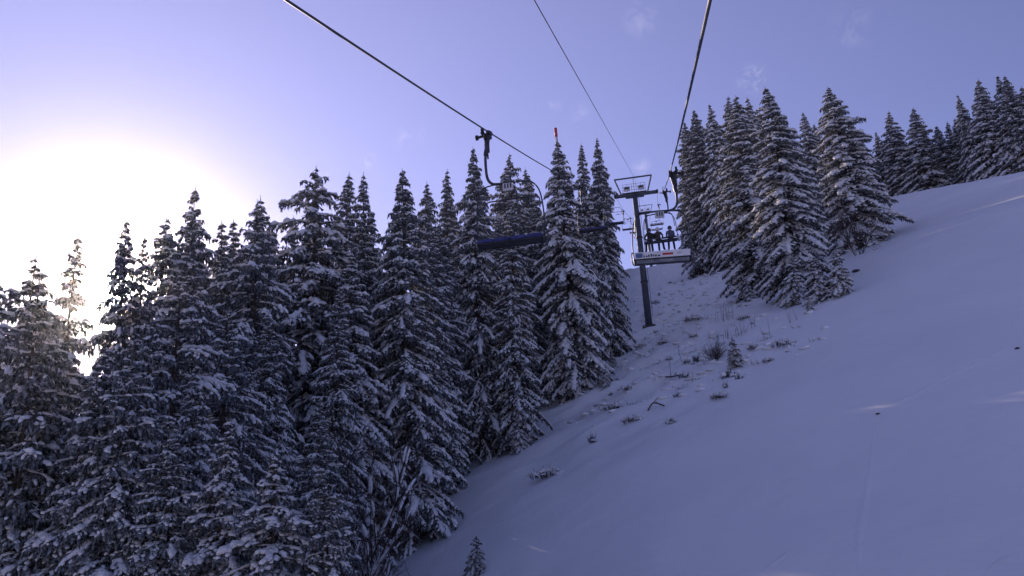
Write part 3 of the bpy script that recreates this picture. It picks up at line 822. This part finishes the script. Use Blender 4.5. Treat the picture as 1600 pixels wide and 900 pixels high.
for i, (px, py, n, h, r, label) in enumerate((
    (1132, 502, 9, 2.2, 1.0, 'clump of tall dry reeds in front of the left front spruce'),
    (1140, 500, 3, 2.6, .3, 'tallest dry stalks right of the reed clump'),
    (1178, 512, 3, 1.8, .3, 'thin dry stalks right of the dark snow-capped shrub'),
    (1202, 530, 2, 2.0, .4, 'pair of thin stalks between two snowy shrubs'),
    (1240, 503, 4, 1.4, .4, 'sparse dry stalks below the snow-caked young spruces'),
    (1150, 527, 22, 1.3, 1.1, 'grassy tussock of dry stems above the thin sapling'),
    (1059, 555, 2, 1.7, .2, 'two thin stalks left of the round bush'),
    (1050, 590, 2, 2.0, .2, 'thin stalk standing by the fallen twig'),
    (930, 492, 12, 1.8, 1.4, 'dry stems at the forest foot left of the pylon'),
    (938, 500, 8, 1.5, .8, 'short dry stems beside the forest foot left of the pylon'))):
    x, y, z = hit(px, py); o = link('dry_stalks', stalks(60+i, n, h, r)); o.location = (x, y, z)
    tag(o, label, 'plant', GS)
def stone(seed, s):
    rg = np.random.default_rng(seed); V, T = blobs(np.array([[-s, 0, 0.]]), np.array([[s, 0, .05*s]]), np.array([s*.7]), np.array([s*.55]), rg, 7, .15)
    return mesh_np('stone', V, T, None, M['rock'], False)
for i, (px, py, s, label) in enumerate(((1338, 425, .45, 'dark stone on the snow right of the young spruces'), (1590, 546, .12, 'tiny dark stone on the piste near the right edge'), (1372, 648, .10, 'tiny dark speck of stone where the ski track bends'))):
    x, y, z = hit(px, py); o = link('stone', stone(80+i, s)); o.location = (x, y, z+.1*s); tag(o, label, 'stone')
for i, (pts, label) in enumerate((([(1013, 644), (1022, 636), (1038, 637)], 'dark fallen branch on the snow below the pylon'), ([(1040, 592), (1053, 594), (1064, 588)], 'fallen twig left of a dark tuft below the round bush'))):
    mb = MB(); P = np.array([hit(*p) for p in pts])+np.array([0, 0, .12]); P[1, 2] += .15
    mb.tube(smooth_path(P, 8), .05, 5)
    mb.tube([P[1], P[1]+np.array([.3, .1, .35])], [.03, .012], 4); mb.tube([P[2]*.5+P[1]*.5, P[2]*.5+P[1]*.5+np.array([-.2, .2, .3])], [.025, .01], 4)
    tag(mb.build('fallen_branch', M['twig']), label, 'branch')

# old ski tracks: low ridges of pushed-up snow on the piste
def track(pts, width, height, seed):
    rg = np.random.default_rng(seed); P = smooth_path([hit(*p)[:2] for p in pts], 90)[:, :2]
    T = unit(np.gradient(P, axis=0)); S = np.column_stack([-T[:, 1], T[:, 0]]); V = []
    k = len(P); env = np.sin(np.linspace(0, math.pi, k))**.4
    width *= 2.6; height *= .7
    wv = width*(1+.35*rg.normal(0, 1, k))*env; hv = height*(.6+.5*rg.random(k))*env
    prof = ((-1, -.6), (-.55, .7), (0, 1), (.5, .55), (1, -.6))
    for (a, b) in prof:
        q = P+S*(a*np.abs(wv))[:, None]; V.append(np.column_stack([q, ground(q[:, 0], q[:, 1])+b*hv]))
    V = np.stack(V, 1).reshape(-1, 3); m = len(prof)
    Q = [[i*m+j, (i+1)*m+j, (i+1)*m+j+1, i*m+j+1] for i in range(k-1) for j in range(m-1)]
    tag(link('ski_track', mesh_np('ski_track', V, None, Q, M['snow'], True)), kind='structure')
track([(1378, 648), (1420, 622), (1480, 590), (1545, 560), (1600, 532)], .10, .05, 1)
track([(1366, 660), (1362, 720), (1350, 790), (1342, 850), (1344, 898)], .06, .03, 2)
track([(1505, 690), (1560, 692), (1600, 700)], .07, .03, 3)
track([(1190, 898), (1210, 880), (1235, 862)], .05, .03, 4)
track([(1540, 896), (1560, 880), (1590, 868)], .06, .03, 5)
track([(1250, 645), (1300, 630), (1370, 600), (1450, 560)], .05, .025, 6)

# ------------------------------------------------------------------ chairlift
XL, XR, XC = -4.85, .78, -2.05
T1Y, T1Z, T2Y, T2Z = 106.0, 43.2, 230.0, 87.5
def quad(pts): return np.polyfit([p[0] for p in pts], [p[1] for p in pts], 2)
QL = quad([(9.5, 7.58), (23.6, 12.36), (T1Y, T1Z)]); QR = quad([(7.3, 4.9), (41.9, 17.27), (T1Y, T1Z)]); QC = quad([(15.8, 11.32), (51.6, 24.92), (T1Y, T1Z+2.35)])
def rope_z(side, y):
    q = {'L': QL, 'R': QR, 'C': QC}[side]
    if y <= T1Y: return float(np.polyval(q, y))
    t = (y-T1Y)/(T2Y-T1Y); a = T1Z+(2.35 if side == 'C' else 0); b = T2Z+(1.9 if side == 'C' else 0)
    return a+(b-a)*t-9.0*t*(1-t)*(.5 if side == 'C' else 1)
def rope(side, x, r, label, name):
    mb = MB(); ys = np.concatenate([np.arange(-18, T1Y, 2.0), np.arange(T1Y, T2Y+.1, 4)])
    mb.tube([(x, y, rope_z(side, y)) for y in ys], r, 8)
    tag(mb.build(name, M['rope'], smooth=True), label, 'cable')
rope('L', XL, .023, 'thick haul rope on the left running down over the empty blue chair', 'haul_rope')
rope('R', XR, .021, 'thick haul rope on the right rising steeply overhead', 'haul_rope')
rope('C', XC, .014, 'thin middle cable ending on the top frame of the pylon', 'signal_cable')

def pylon(x, y, ztop, slope, label, r0, r1, gauge_l, gauge_r, k=1.0):
    zb = gz(x, y); e = empty('lift_pylon', (x, y, zb)); H = ztop-zb
    mb = MB(); mb.tube([(0, 0, -.8), (0, 0, H*.5), (0, 0, H)], [r0, (r0+r1)/2, r1], 14)
    pole = mb.build('pole', M['tower_paint'], e, True)
    for f in (.33, .66):
        mb = MB(); zc = H*f; rr = r0+(r1-r0)*f; mb.tube([(0, 0, zc-.08), (0, 0, zc+.08)], rr+.09, 14); mb.build('flange', M['dark_steel'], pole)
    mb = MB(); mb.tube([(0, 0, -1.2), (0, 0, .28)], r0+.38, 16); mb.build('footing', M['rock'], e)
    # ladder up the shaft
    mb = MB(); lx = r0+.16
    for s in (-.18, .18): mb.tube([(lx, s, 1.5), (lx-(r0-r1), s, H-.2)], .025, 4)
    for z in np.arange(1.8, H-.3, .38): mb.tube([(lx-(r0-r1)*z/H, -.18, z), (lx-(r0-r1)*z/H, .18, z)], .018, 4)
    mb.build('ladder', M['steel'], e)
    mb = MB(); mb.box((.0, -(r0+.03), H*.52), (.55, .03, .22), bev=.01); mb.build('sign_plate', M['plate'], e)
    # cross arm with end gussets
    mb = MB(); mb.box(((gauge_l+gauge_r)/2, 0, H-.15), (gauge_r-gauge_l+.3, .38, .42), bev=.04)
    arm = mb.build('crossarm', M['tower_paint'], e)
    mb = MB()
    for s in (-1, 1): mb.box((s*.75, 0, H-.48), (1.0, .3, .26), bev=.05)
    mb.build('gusset', M['tower_paint'], arm)
    sl = math.atan(slope); cs, sn = math.cos(sl), math.sin(sl)
    for gx_ in (gauge_l, gauge_r):
        sg = -1 if gx_ < 0 else 1
        sa = empty('sheave_assembly', (0, 0, 0)); sa.parent = e
        mb = MB()
        R = np.array([[1, 0, 0], [0, cs, -sn], [0, sn, cs]])
        mb.box((gx_-sg*.17, 0, H-.15), (.10, 4.6*k, .22), R, .02)
        for q in (-1.15, 1.15): mb.box((gx_-sg*.17, q*k*cs, H-.15+q*k*sn+.12), (.14, 1.9*k, .14), R, .02)
        b_ = mb.build('rocker_beam', M['dark_steel'], sa)
        wheel = None
        for i in range(8):
            q = (i-3.5)*.56*k; m2 = MB(); c = np.array([gx_, q*cs, H-.05+q*sn])
            if wheel is None:
                m2.tube([(-.09, 0, 0), (-.06, 0, 0), (0, 0, 0), (.06, 0, 0), (.09, 0, 0)], [.25, .25, .21, .25, .25], 14); wheel = m2.mesh('sheave_wheel', M['rubber'])
            w = link('sheave_wheel', wheel, sa); w.location = tuple(c)
        # service catwalk with rail
        mb = MB(); mb.box((gx_+sg*.55, 0, H-.52), (.55, 4.4*k, .05), R)
        for q in np.linspace(-2, 2, 5)*k: mb.tube([(gx_+sg*.8, q*cs, H-.5+q*sn), (gx_+sg*.8, q*cs, H+.5+q*sn)], .022, 5)
        for zz in (.05, .5): mb.tube([(gx_+sg*.8, -2.1*k*cs, H+zz-2.1*k*sn), (gx_+sg*.8, 2.1*k*cs, H+zz+2.1*k*sn)], .022, 5)
        mb.tube([(gx_+sg*.3, 0, H-.3), (gx_+sg*.8, 0, H-.5)], .04, 5)
        mb.build('catwalk', M['dark_steel'], sa)
    # lifting frame on top: inverted trapezium with a railed box between
    mb = MB(); tw, bw, th = 2.5*k, 1.75*k, 2.35*k
    for s in (-1, 1): mb.tube([(s*bw, 0, H), (s*tw, 0, H+th)], .10*k, 6)
    mb.tube([(-tw-.05, 0, H+th), (tw+.05, 0, H+th)], .11*k, 6)
    mb.build('lifting_frame', M['tower_paint'], e)
    mb = MB()
    for zz in (.45, .9, 1.3): mb.tube([(-1.55*k, -.35, H+zz*k), (1.55*k, -.35, H+zz*k)], .022, 4)
    for xx in (-1.5, -.9, -.3, .3, .9, 1.5): mb.tube([(xx*k, -.35, H), (xx*k, -.35, H+1.3*k)], .022, 4)
    mb.box((0, -.1, H+.08), (3.3*k, .6, .05)); mb.build('railing', M['steel'], e)
    for xx in (-.95, .95):
        mb = MB(); mb.box((xx*k, -.40, H+.62*k), (.85*k, .03, .7*k), bev=.01); mb.build('white_board', M['plate'], e)
        mb = MB(); mb.box((xx*k, -.43, H+.75*k), (.6*k, .02, .3*k), bev=.005); mb.build('dark_board', M['dark_print'], e)
    mb = MB(); mb.tube([(0, 0, H), (0, 0, H+th)], .04, 6); mb.build('cable_post', M['steel'], e)
    tag(e, label, 'lift pylon', 'chairlift pylons'); return e
pylon(XC-.2, T1Y, T1Z, .40, 'tall dark steel lift pylon with railed top frame on the snow', .46, .33, XL-XC+.2, XR-XC+.2)
pylon(-2.4, T2Y, T2Z, .38, 'far lift pylon seen small behind the near pylon over the crest', .45, .34, XL+2.4, XR+2.4, .9)

# chairs (local frame: origin on the rope, passengers face +Y, the seat hangs to the -X side)
CX, W, DZ = -.5, 2.02, -.42
def chair(x, y, side, facing, label, panel, drop=0.0):
    e = empty('lift_chair', (x, y, rope_z(side, y)), 0 if facing > 0 else math.pi)
    slope = .36*facing; sl = math.atan(slope); R = np.array([[1, 0, 0], [0, math.cos(sl), -math.sin(sl)], [0, math.sin(sl), math.cos(sl)]])
    # grip
    gr = empty('grip', (0, 0, 0)); gr.parent = e
    def rp(v): return R@np.asarray(v, float)
    mb = MB(); mb.box(rp((0, 0, -.02)), (.13, .46, .13), R, .02); mb.box(rp((0, .27, -.01)), (.09, .14, .10), R, .02); mb.box(rp((0, -.27, -.01)), (.09, .14, .10), R, .02)
    mb.build('jaw', M['dark_steel'], gr)
    mb = MB(); mb.tube([rp((.12, -.10, -.05)), rp((.16, -.12, -.62))], .075, 10); mb.tube([rp((.16, -.12, -.62)), rp((.17, -.12, -.82))], .028, 8)
    for i in range(7): mb.tube([rp((.13+.006*i, -.105, -.14-.065*i)), rp((.131+.006*i, -.105, -.165-.065*i))], .092, 10)
    mb.build('spring', M['dark_steel'], gr)
    mb = MB(); mb.box(rp((.08, -.04, -.12)), (.26, .16, .20), R, .03); mb.box(rp((.24, -.1, .02)), (.10, .22, .10), R, .02); mb.tube([rp((.05, -.08, -.05)), rp((.42, -.10, -.10))], .045, 8)
    mb.tube([rp((.02, .12, -.1)), rp((.2, -.1, -.02))], .05, 6); mb.build('lever', M['dark_steel'], gr)
    for p in ((.44, -.10, -.10), (.22, -.02, .09), (.05, .30, -.13)):
        mb = MB(); mb.tube([rp((p[0]-.04, p[1], p[2])), rp((p[0]+.04, p[1], p[2]))], .085, 12); mb.build('roller', M['rubber'], gr)
    # hanger
    mb = MB(); P = smooth_path([(0, 0, -.08), (.05, .02, -.35), (.13, .03, -.68), (.17, .03, -.98), (.15, .02, -1.32-drop*.8), (.02, .0, -1.50-drop), (-.22, .0, -1.555-drop), (CX, 0, -1.56-drop)], 42)
    mb.tube(P, .045, 10); h = mb.build('hanger', M['chair_steel'], e, True)
    mb = MB(); mb.tube([(.12, .03, -.62), (.155, .03, -.80)], .075, 10); mb.build('hanger_joint', M['dark_steel'], h)
    # bale frame
    a = W/2
    mb = MB(); mb.tube(smooth_path([(CX-a-.02, .02, -3.44), (CX-a-.05, -.02, -2.8), (CX-a+.02, -.02, -2.02), (CX-a+.22, 0, -1.66), (CX-a+.5, 0, -1.57), (CX, 0, -1.56), (CX+a-.5, 0, -1.57), (CX+a-.22, 0, -1.66), (CX+a-.02, -.02, -2.02), (CX+a+.05, -.02, -2.8), (CX+a+.02, .02, -3.44)], 70), .023, 8)
    mb.build('bale_frame', M['chair_steel'], e, True)
    mb = MB(); mb.box((CX, -.04*facing, -1.70), (.34, .025, .26), bev=.01); pl = mb.build('number_plate', M['plate'], e)
    for q in (-.09, 0, .09):
        mb = MB(); mb.box((CX+q, -.04*facing+(.016 if facing < 0 else -.016), -1.67), (.045, .006, .15), bev=.002); mb.build('dark_stroke', M['dark_print'], pl)
    # raised safety bar with foot rests
    mb = MB(); mb.tube(smooth_path([(CX-a+.05, .05, -2.35), (CX-a+.1, -.35, -2.0), (CX-a+.2, -.62, -1.72), (CX-.4, -.72, -1.66), (CX+.4, -.72, -1.66), (CX+a-.2, -.62, -1.72), (CX+a-.1, -.35, -2.0), (CX+a-.05, .05, -2.35)], 50), .022, 7)
    sb = mb.build('safety_bar', M['chair_steel'], e, True)
    for s in (-.46, .46):
        mb = MB(); mb.tube(smooth_path([(CX+s, -.70, -1.67), (CX+s, -1.0, -1.72), (CX+s, -1.12, -1.82)], 8), .018, 6); mb.tube([(CX+s-.28, -1.12, -1.82), (CX+s+.28, -1.12, -1.82)], .02, 6)
        mb.build('foot_rest', M['chair_steel'], sb)
    # seat shell and cushions
    mb = MB(); mb.sweep([(-.10, -3.04), (.24, -3.00), (.28, -3.02), (.26, -3.06), (.16, -3.08), (-.04, -3.09), (-.13, -3.07)], [CX-a, CX-a*.5, CX, CX+a*.5, CX+a])
    mb.build('seat_shell', M['black_pad'], e)
    n = 4; cw = W/n
    for i in range(n):
        xx = CX-a+cw*(i+.5); mb = MB()
        mb.box((xx, .12, -2.985), (cw-.03, .40, .12), np.array([[1, 0, 0], [0, 1, -.1], [0, .1, 1]]), .025); mb.build('seat_cushion', M['blue_pad'], e)
        mb = MB(); mb.box((xx, -.12, -2.86), (cw-.03, .05, .12), np.array([[1, 0, 0], [0, 1, -.14], [0, .14, 1]]), .025); mb.build('backrest_cushion', M['black_pad'], e)
    mb = MB()
    for zz in ((-3.20, -2.99) if panel else (-3.08, -2.99)): mb.tube([(CX-a-.03, -.14, zz), (CX+a+.03, -.14, zz)], .03, 7)
    for s in (-1, -.34, .34, 1): mb.tube([(CX+s*a, -.14, -3.20 if panel else -3.08), (CX+s*a, -.14, -2.99)], .022, 6)
    mb.build('seat_frame', M['chair_steel'], e)
    if panel: mb = MB(); mb.box((CX, -.165, -3.095), (W-.12, .02, .14), bev=.008); mb.build('rear_skirt', M['steel'], e)
    for s in (-1, 1):
        mb = MB(); xx = CX+s*(a+.05)
        mb.tube(smooth_path([(xx, -.16, -3.20), (xx+s*.05, -.20, -2.98), (xx+s*.03, -.14, -2.72), (xx, .15, -2.70), (xx, .40, -2.76), (xx, .42, -2.98)], 30), .022, 7); mb.build('armrest', M['chair_steel'], e, True)
    if panel:
        mb = MB(); mb.box((CX, -.185, -2.85), (W-.02, .02, .25), bev=.006); p = mb.build('advert_panel', M['white_panel'], e)
        z0 = -2.85; yb = -.199
        def patch(x0, x1, za, zb, mat, name):
            m = MB(); m.box(((x0+x1)/2, yb, (za+zb)/2), (x1-x0, .006, zb-za), bev=.002); m.build(name, M[mat], p)
        xl = CX-a
        patch(xl+.06, xl+.30, z0-.09, z0+.08, 'blue_print', 'blue_field')
        for q, (u, v, hh) in enumerate(((.33, .05, .07), (.42, .06, .05), (.50, .05, .09), (.59, .06, .10), (.68, .04, .08), (.75, .06, .07), (.85, .08, .06))): patch(xl+u, xl+u+v, z0-.08, z0-.08+hh, 'dark_print', 'dark_mark')
        patch(xl+1.02, xl+1.40, z0-.05, z0+.03, 'red_paint', 'red_badge')
        patch(xl+1.55, xl+1.72, z0-.03, z0+.03, 'plate', 'grey_mark')
    for ch in e.children:
        if ch.name.split('.')[0] in ('seat_shell', 'seat_cushion', 'backrest_cushion', 'seat_frame', 'rear_skirt', 'armrest', 'advert_panel'): ch.location.z = DZ
        if ch.name.split('.')[0] == 'safety_bar': ch.location.z = -.15
        if ch.name.split('.')[0] not in ('grip', 'hanger'): ch.location.z -= drop*(1.0 if ch.name.split('.')[0] in ('bale_frame', 'number_plate', 'safety_bar') else 1.35)
    if panel: e.rotation_euler[1] = rad(2.6)
    tag(e, label, 'lift chair', 'chairs of the lift'); return e
for y, lab in ((23.6, 'empty blue-seated chair hanging from the left rope, nearest of all'), (56, 'second empty chair down the left rope, seat seen dark against the spruces'), (86, 'third chair on the left rope, just left of the pylon'), (132, 'fourth small chair on the left rope behind the pylon'), (168, 'farthest tiny chair on the left rope near the far pylon')):
    chair(XL, y, 'L', -1, lab, False, .27 if y < 30 else 0)
for y, lab, p in ((29.5, 'empty chair with white advert panel on the right rope beside the pylon', True), (52, 'chair carrying three skiers, right above the white panel', False), (128, 'empty far chair on the right rope behind the skiers', False), (162, 'farthest tiny chair on the right rope near the far pylon', False)):
    chair(XR, y, 'R', 1, lab, p)

# ------------------------------------------------------------------ skiers on the second chair
def clothes(name, jacket, head):
    m = bpy.data.materials.new(name); m.use_nodes = True; t = m.node_tree; p = t.nodes['Principled BSDF']; p.inputs['Roughness'].default_value = .8
    co = N(t, 'ShaderNodeTexCoord'); sx = N(t, 'ShaderNodeSeparateXYZ'); t.links.new(co.outputs['Object'], sx.inputs[0])
    leg = math_node(t, 'MAXIMUM', math_node(t, 'LESS_THAN', sx.outputs[2], .06), math_node(t, 'MULTIPLY', math_node(t, 'GREATER_THAN', sx.outputs[1], .2), math_node(t, 'LESS_THAN', sx.outputs[2], .19)))
    x = N(t, 'ShaderNodeMix', data_type='RGBA'); x.inputs[6].default_value = (*jacket, 1); x.inputs[7].default_value = (.014, .015, .02, 1); t.links.new(leg, x.inputs[0])
    y = N(t, 'ShaderNodeMix', data_type='RGBA'); y.inputs[7].default_value = (.40, .25, .19, 1); t.links.new(x.outputs[2], y.inputs[6]); t.links.new(math_node(t, 'GREATER_THAN', sx.outputs[2], .665), y.inputs[0])
    t.links.new(y.outputs[2], p.inputs['Base Color']); return m
def skier(dx, jacket, label, helmet, turn, seed):
    rg = np.random.default_rng(seed); y0 = 52.0
    loc = (XR+CX+dx, y0+.12, rope_z('R', y0)-3.36)
    e = empty('person', loc, turn)
    V = [(0, .04, .10), (0, 0, .30), (0, .0, .50), (0, .03, .63), (0, .05, .72), (0, .06, .84)]; R = [(.17, .14), (.165, .125), (.19, .13), (.065, .065), (.085, .095), (.08, .09)]
    E = [(0, 1), (1, 2), (2, 3), (3, 4), (4, 5)]
    for s in (-1, 1):
        b = len(V); sp = rg.uniform(-.03, .06)
        j = rg.uniform(-.06, .08, 2)
        V += [(s*.20, .01, .53), (s*(.28+j[0]), .10, .33+j[1]*.5), (s*.20, .34, .27), (s*.17, .41, .27)]; R += [(.085, .085), (.06, .06), (.045, .045), (.042, .03)]
        E += [(2, b), (b, b+1), (b+1, b+2), (b+2, b+3)]
        for fx in (-.03, -.01, .012, .032):
            V.append((s*.17+fx, .49-abs(fx)*.6, .25)); R.append((.012, .012)); E.append((b+3, len(V)-1))
        V.append((s*.17-s*.05, .44, .28)); R.append((.013, .013)); E.append((b+3, len(V)-1))
        c = len(V)
        V += [(s*.10, .10, .08), (s*(.15+sp), .50, .08), (s*(.17+sp), .57, -.20), (s*(.18+sp), .56, -.40), (s*(.20+sp), .76, -.44)]; R += [(.11, .11), (.085, .085), (.075, .08), (.075, .085), (.055, .05)]
        E += [(0, c), (c, c+1), (c+1, c+2), (c+2, c+3), (c+3, c+4)]
    me = bpy.data.meshes.new('person_body'); me.from_pydata(V, E, []); me.materials.append(clothes('clothes', jacket, helmet))
    o = link('body', me, e); sk = o.modifiers.new('skin', 'SKIN'); sk.use_smooth_shade = True
    for i, d in enumerate(me.skin_vertices[0].data): d.radius = R[i]; d.use_root = (i == 0)
    su = o.modifiers.new('sub', 'SUBSURF'); su.levels = 1; su.render_levels = 1
    mb = MB(); zs = np.array([.74, .78, .84, .90, .95, .972]); rr = np.array([.135, .138, .138, .118, .07, .012]); mb.tube([(0, .055-.02*(z-.74), z) for z in zs], rr, 14); mb.build('helmet', M[helmet], e, True)
    mb = MB(); mb.tube([(-.11, .09, .82), (-.06, .17, .82), (.06, .17, .82), (.11, .09, .82)], .04, 8); mb.build('goggles', M['dark_print'], e)
    tag(e, label, 'person', 'skiers on the chair')
    for s in (-1, 1):
        mb = MB(); L = 1.6
        ys = np.linspace(-.75, .85, 9); mb.tube([(0, yy, .02+.10*max(0, (yy-.65)/.2)**2) for yy in ys], [.02, .04, .042, .04, .036, .038, .044, .045, .02], 6)
        k = mb.build('ski', M['ski']); k.location = (loc[0]+s*.22, loc[1]+.62, loc[2]-.56); k.scale = (1, 1, .45); k.rotation_euler = (.22, 0, rg.normal(0, .08))
        tag(k, ('left' if s < 0 else 'right')+' ski hanging under the '+label.split(' ', 1)[0]+' skier on the chair', 'ski', 'skis of the skiers on the chair')
skier(-.70, (.014, .015, .02), 'leftmost skier in black jacket sitting on the chair, seen from behind', 'helmet', .25, 1)
skier(-.20, (.06, .045, .04), 'middle skier in dark brown jacket sitting on the chair, seen from behind', 'helmet_white', -.3, 2)
skier(.62, (.07, .085, .13), 'rightmost skier in dark blue jacket sitting on the chair, seen from behind', 'helmet', .05, 3)

# ------------------------------------------------------------------ red-tipped mast behind the forest
d = ray(868, 200); my = 92.0; mx = d[0]*my; mz = gz(mx, my); top = d[2]*my
mast = empty('marker_mast', (mx, my, mz)); Hm = top-mz
mb = MB(); mb.tube([(0, 0, -.5), (0, 0, Hm-2.6)], [.22, .17], 10); mb.build('shaft', M['white_panel'], mast, True)
mb = MB(); mb.tube([(0, 0, Hm-2.6), (0, 0, Hm-1.25)], .165, 10); mb.build('white_band', M['white_panel'], mast, True)
mb = MB(); mb.tube([(0, 0, Hm-1.25), (0, 0, Hm-.03), (0, 0, Hm)], [.18, .18, .14], 10); mb.build('red_tip', M['red_paint'], mast, True)
tag(mast, 'red-tipped white mast rising behind the forest left of the pylon', 'mast')

# ------------------------------------------------------------------ thin scattering air added to imitate the sun's lens glare
lo = np.array([gx[0]-5, gy[0]-5, float(Z.min())-1.0]); hi = np.array([gx[-1]+5, gy[-1]+5, max(float(Z.max()), 118.0)+2.0])
mb = MB(); mb.box((lo+hi)/2, hi-lo)
hm = bpy.data.materials.new('glare_volume'); hm.use_nodes = True; ht = hm.node_tree; ht.nodes.clear()
ho = N(ht, 'ShaderNodeOutputMaterial'); hv = N(ht, 'ShaderNodeVolumePrincipled'); hv.inputs['Color'].default_value = (.97, .96, .98, 1); hv.inputs['Density'].default_value = .00020; hv.inputs['Anisotropy'].default_value = .95
ht.links.new(hv.outputs[0], ho.inputs['Volume'])
tag(mb.build('glare_haze', hm), 'thin scattering air added over the whole slope for the sun glare', 'glare_haze', kind='stuff')
scene.cycles.volume_bounces = 0
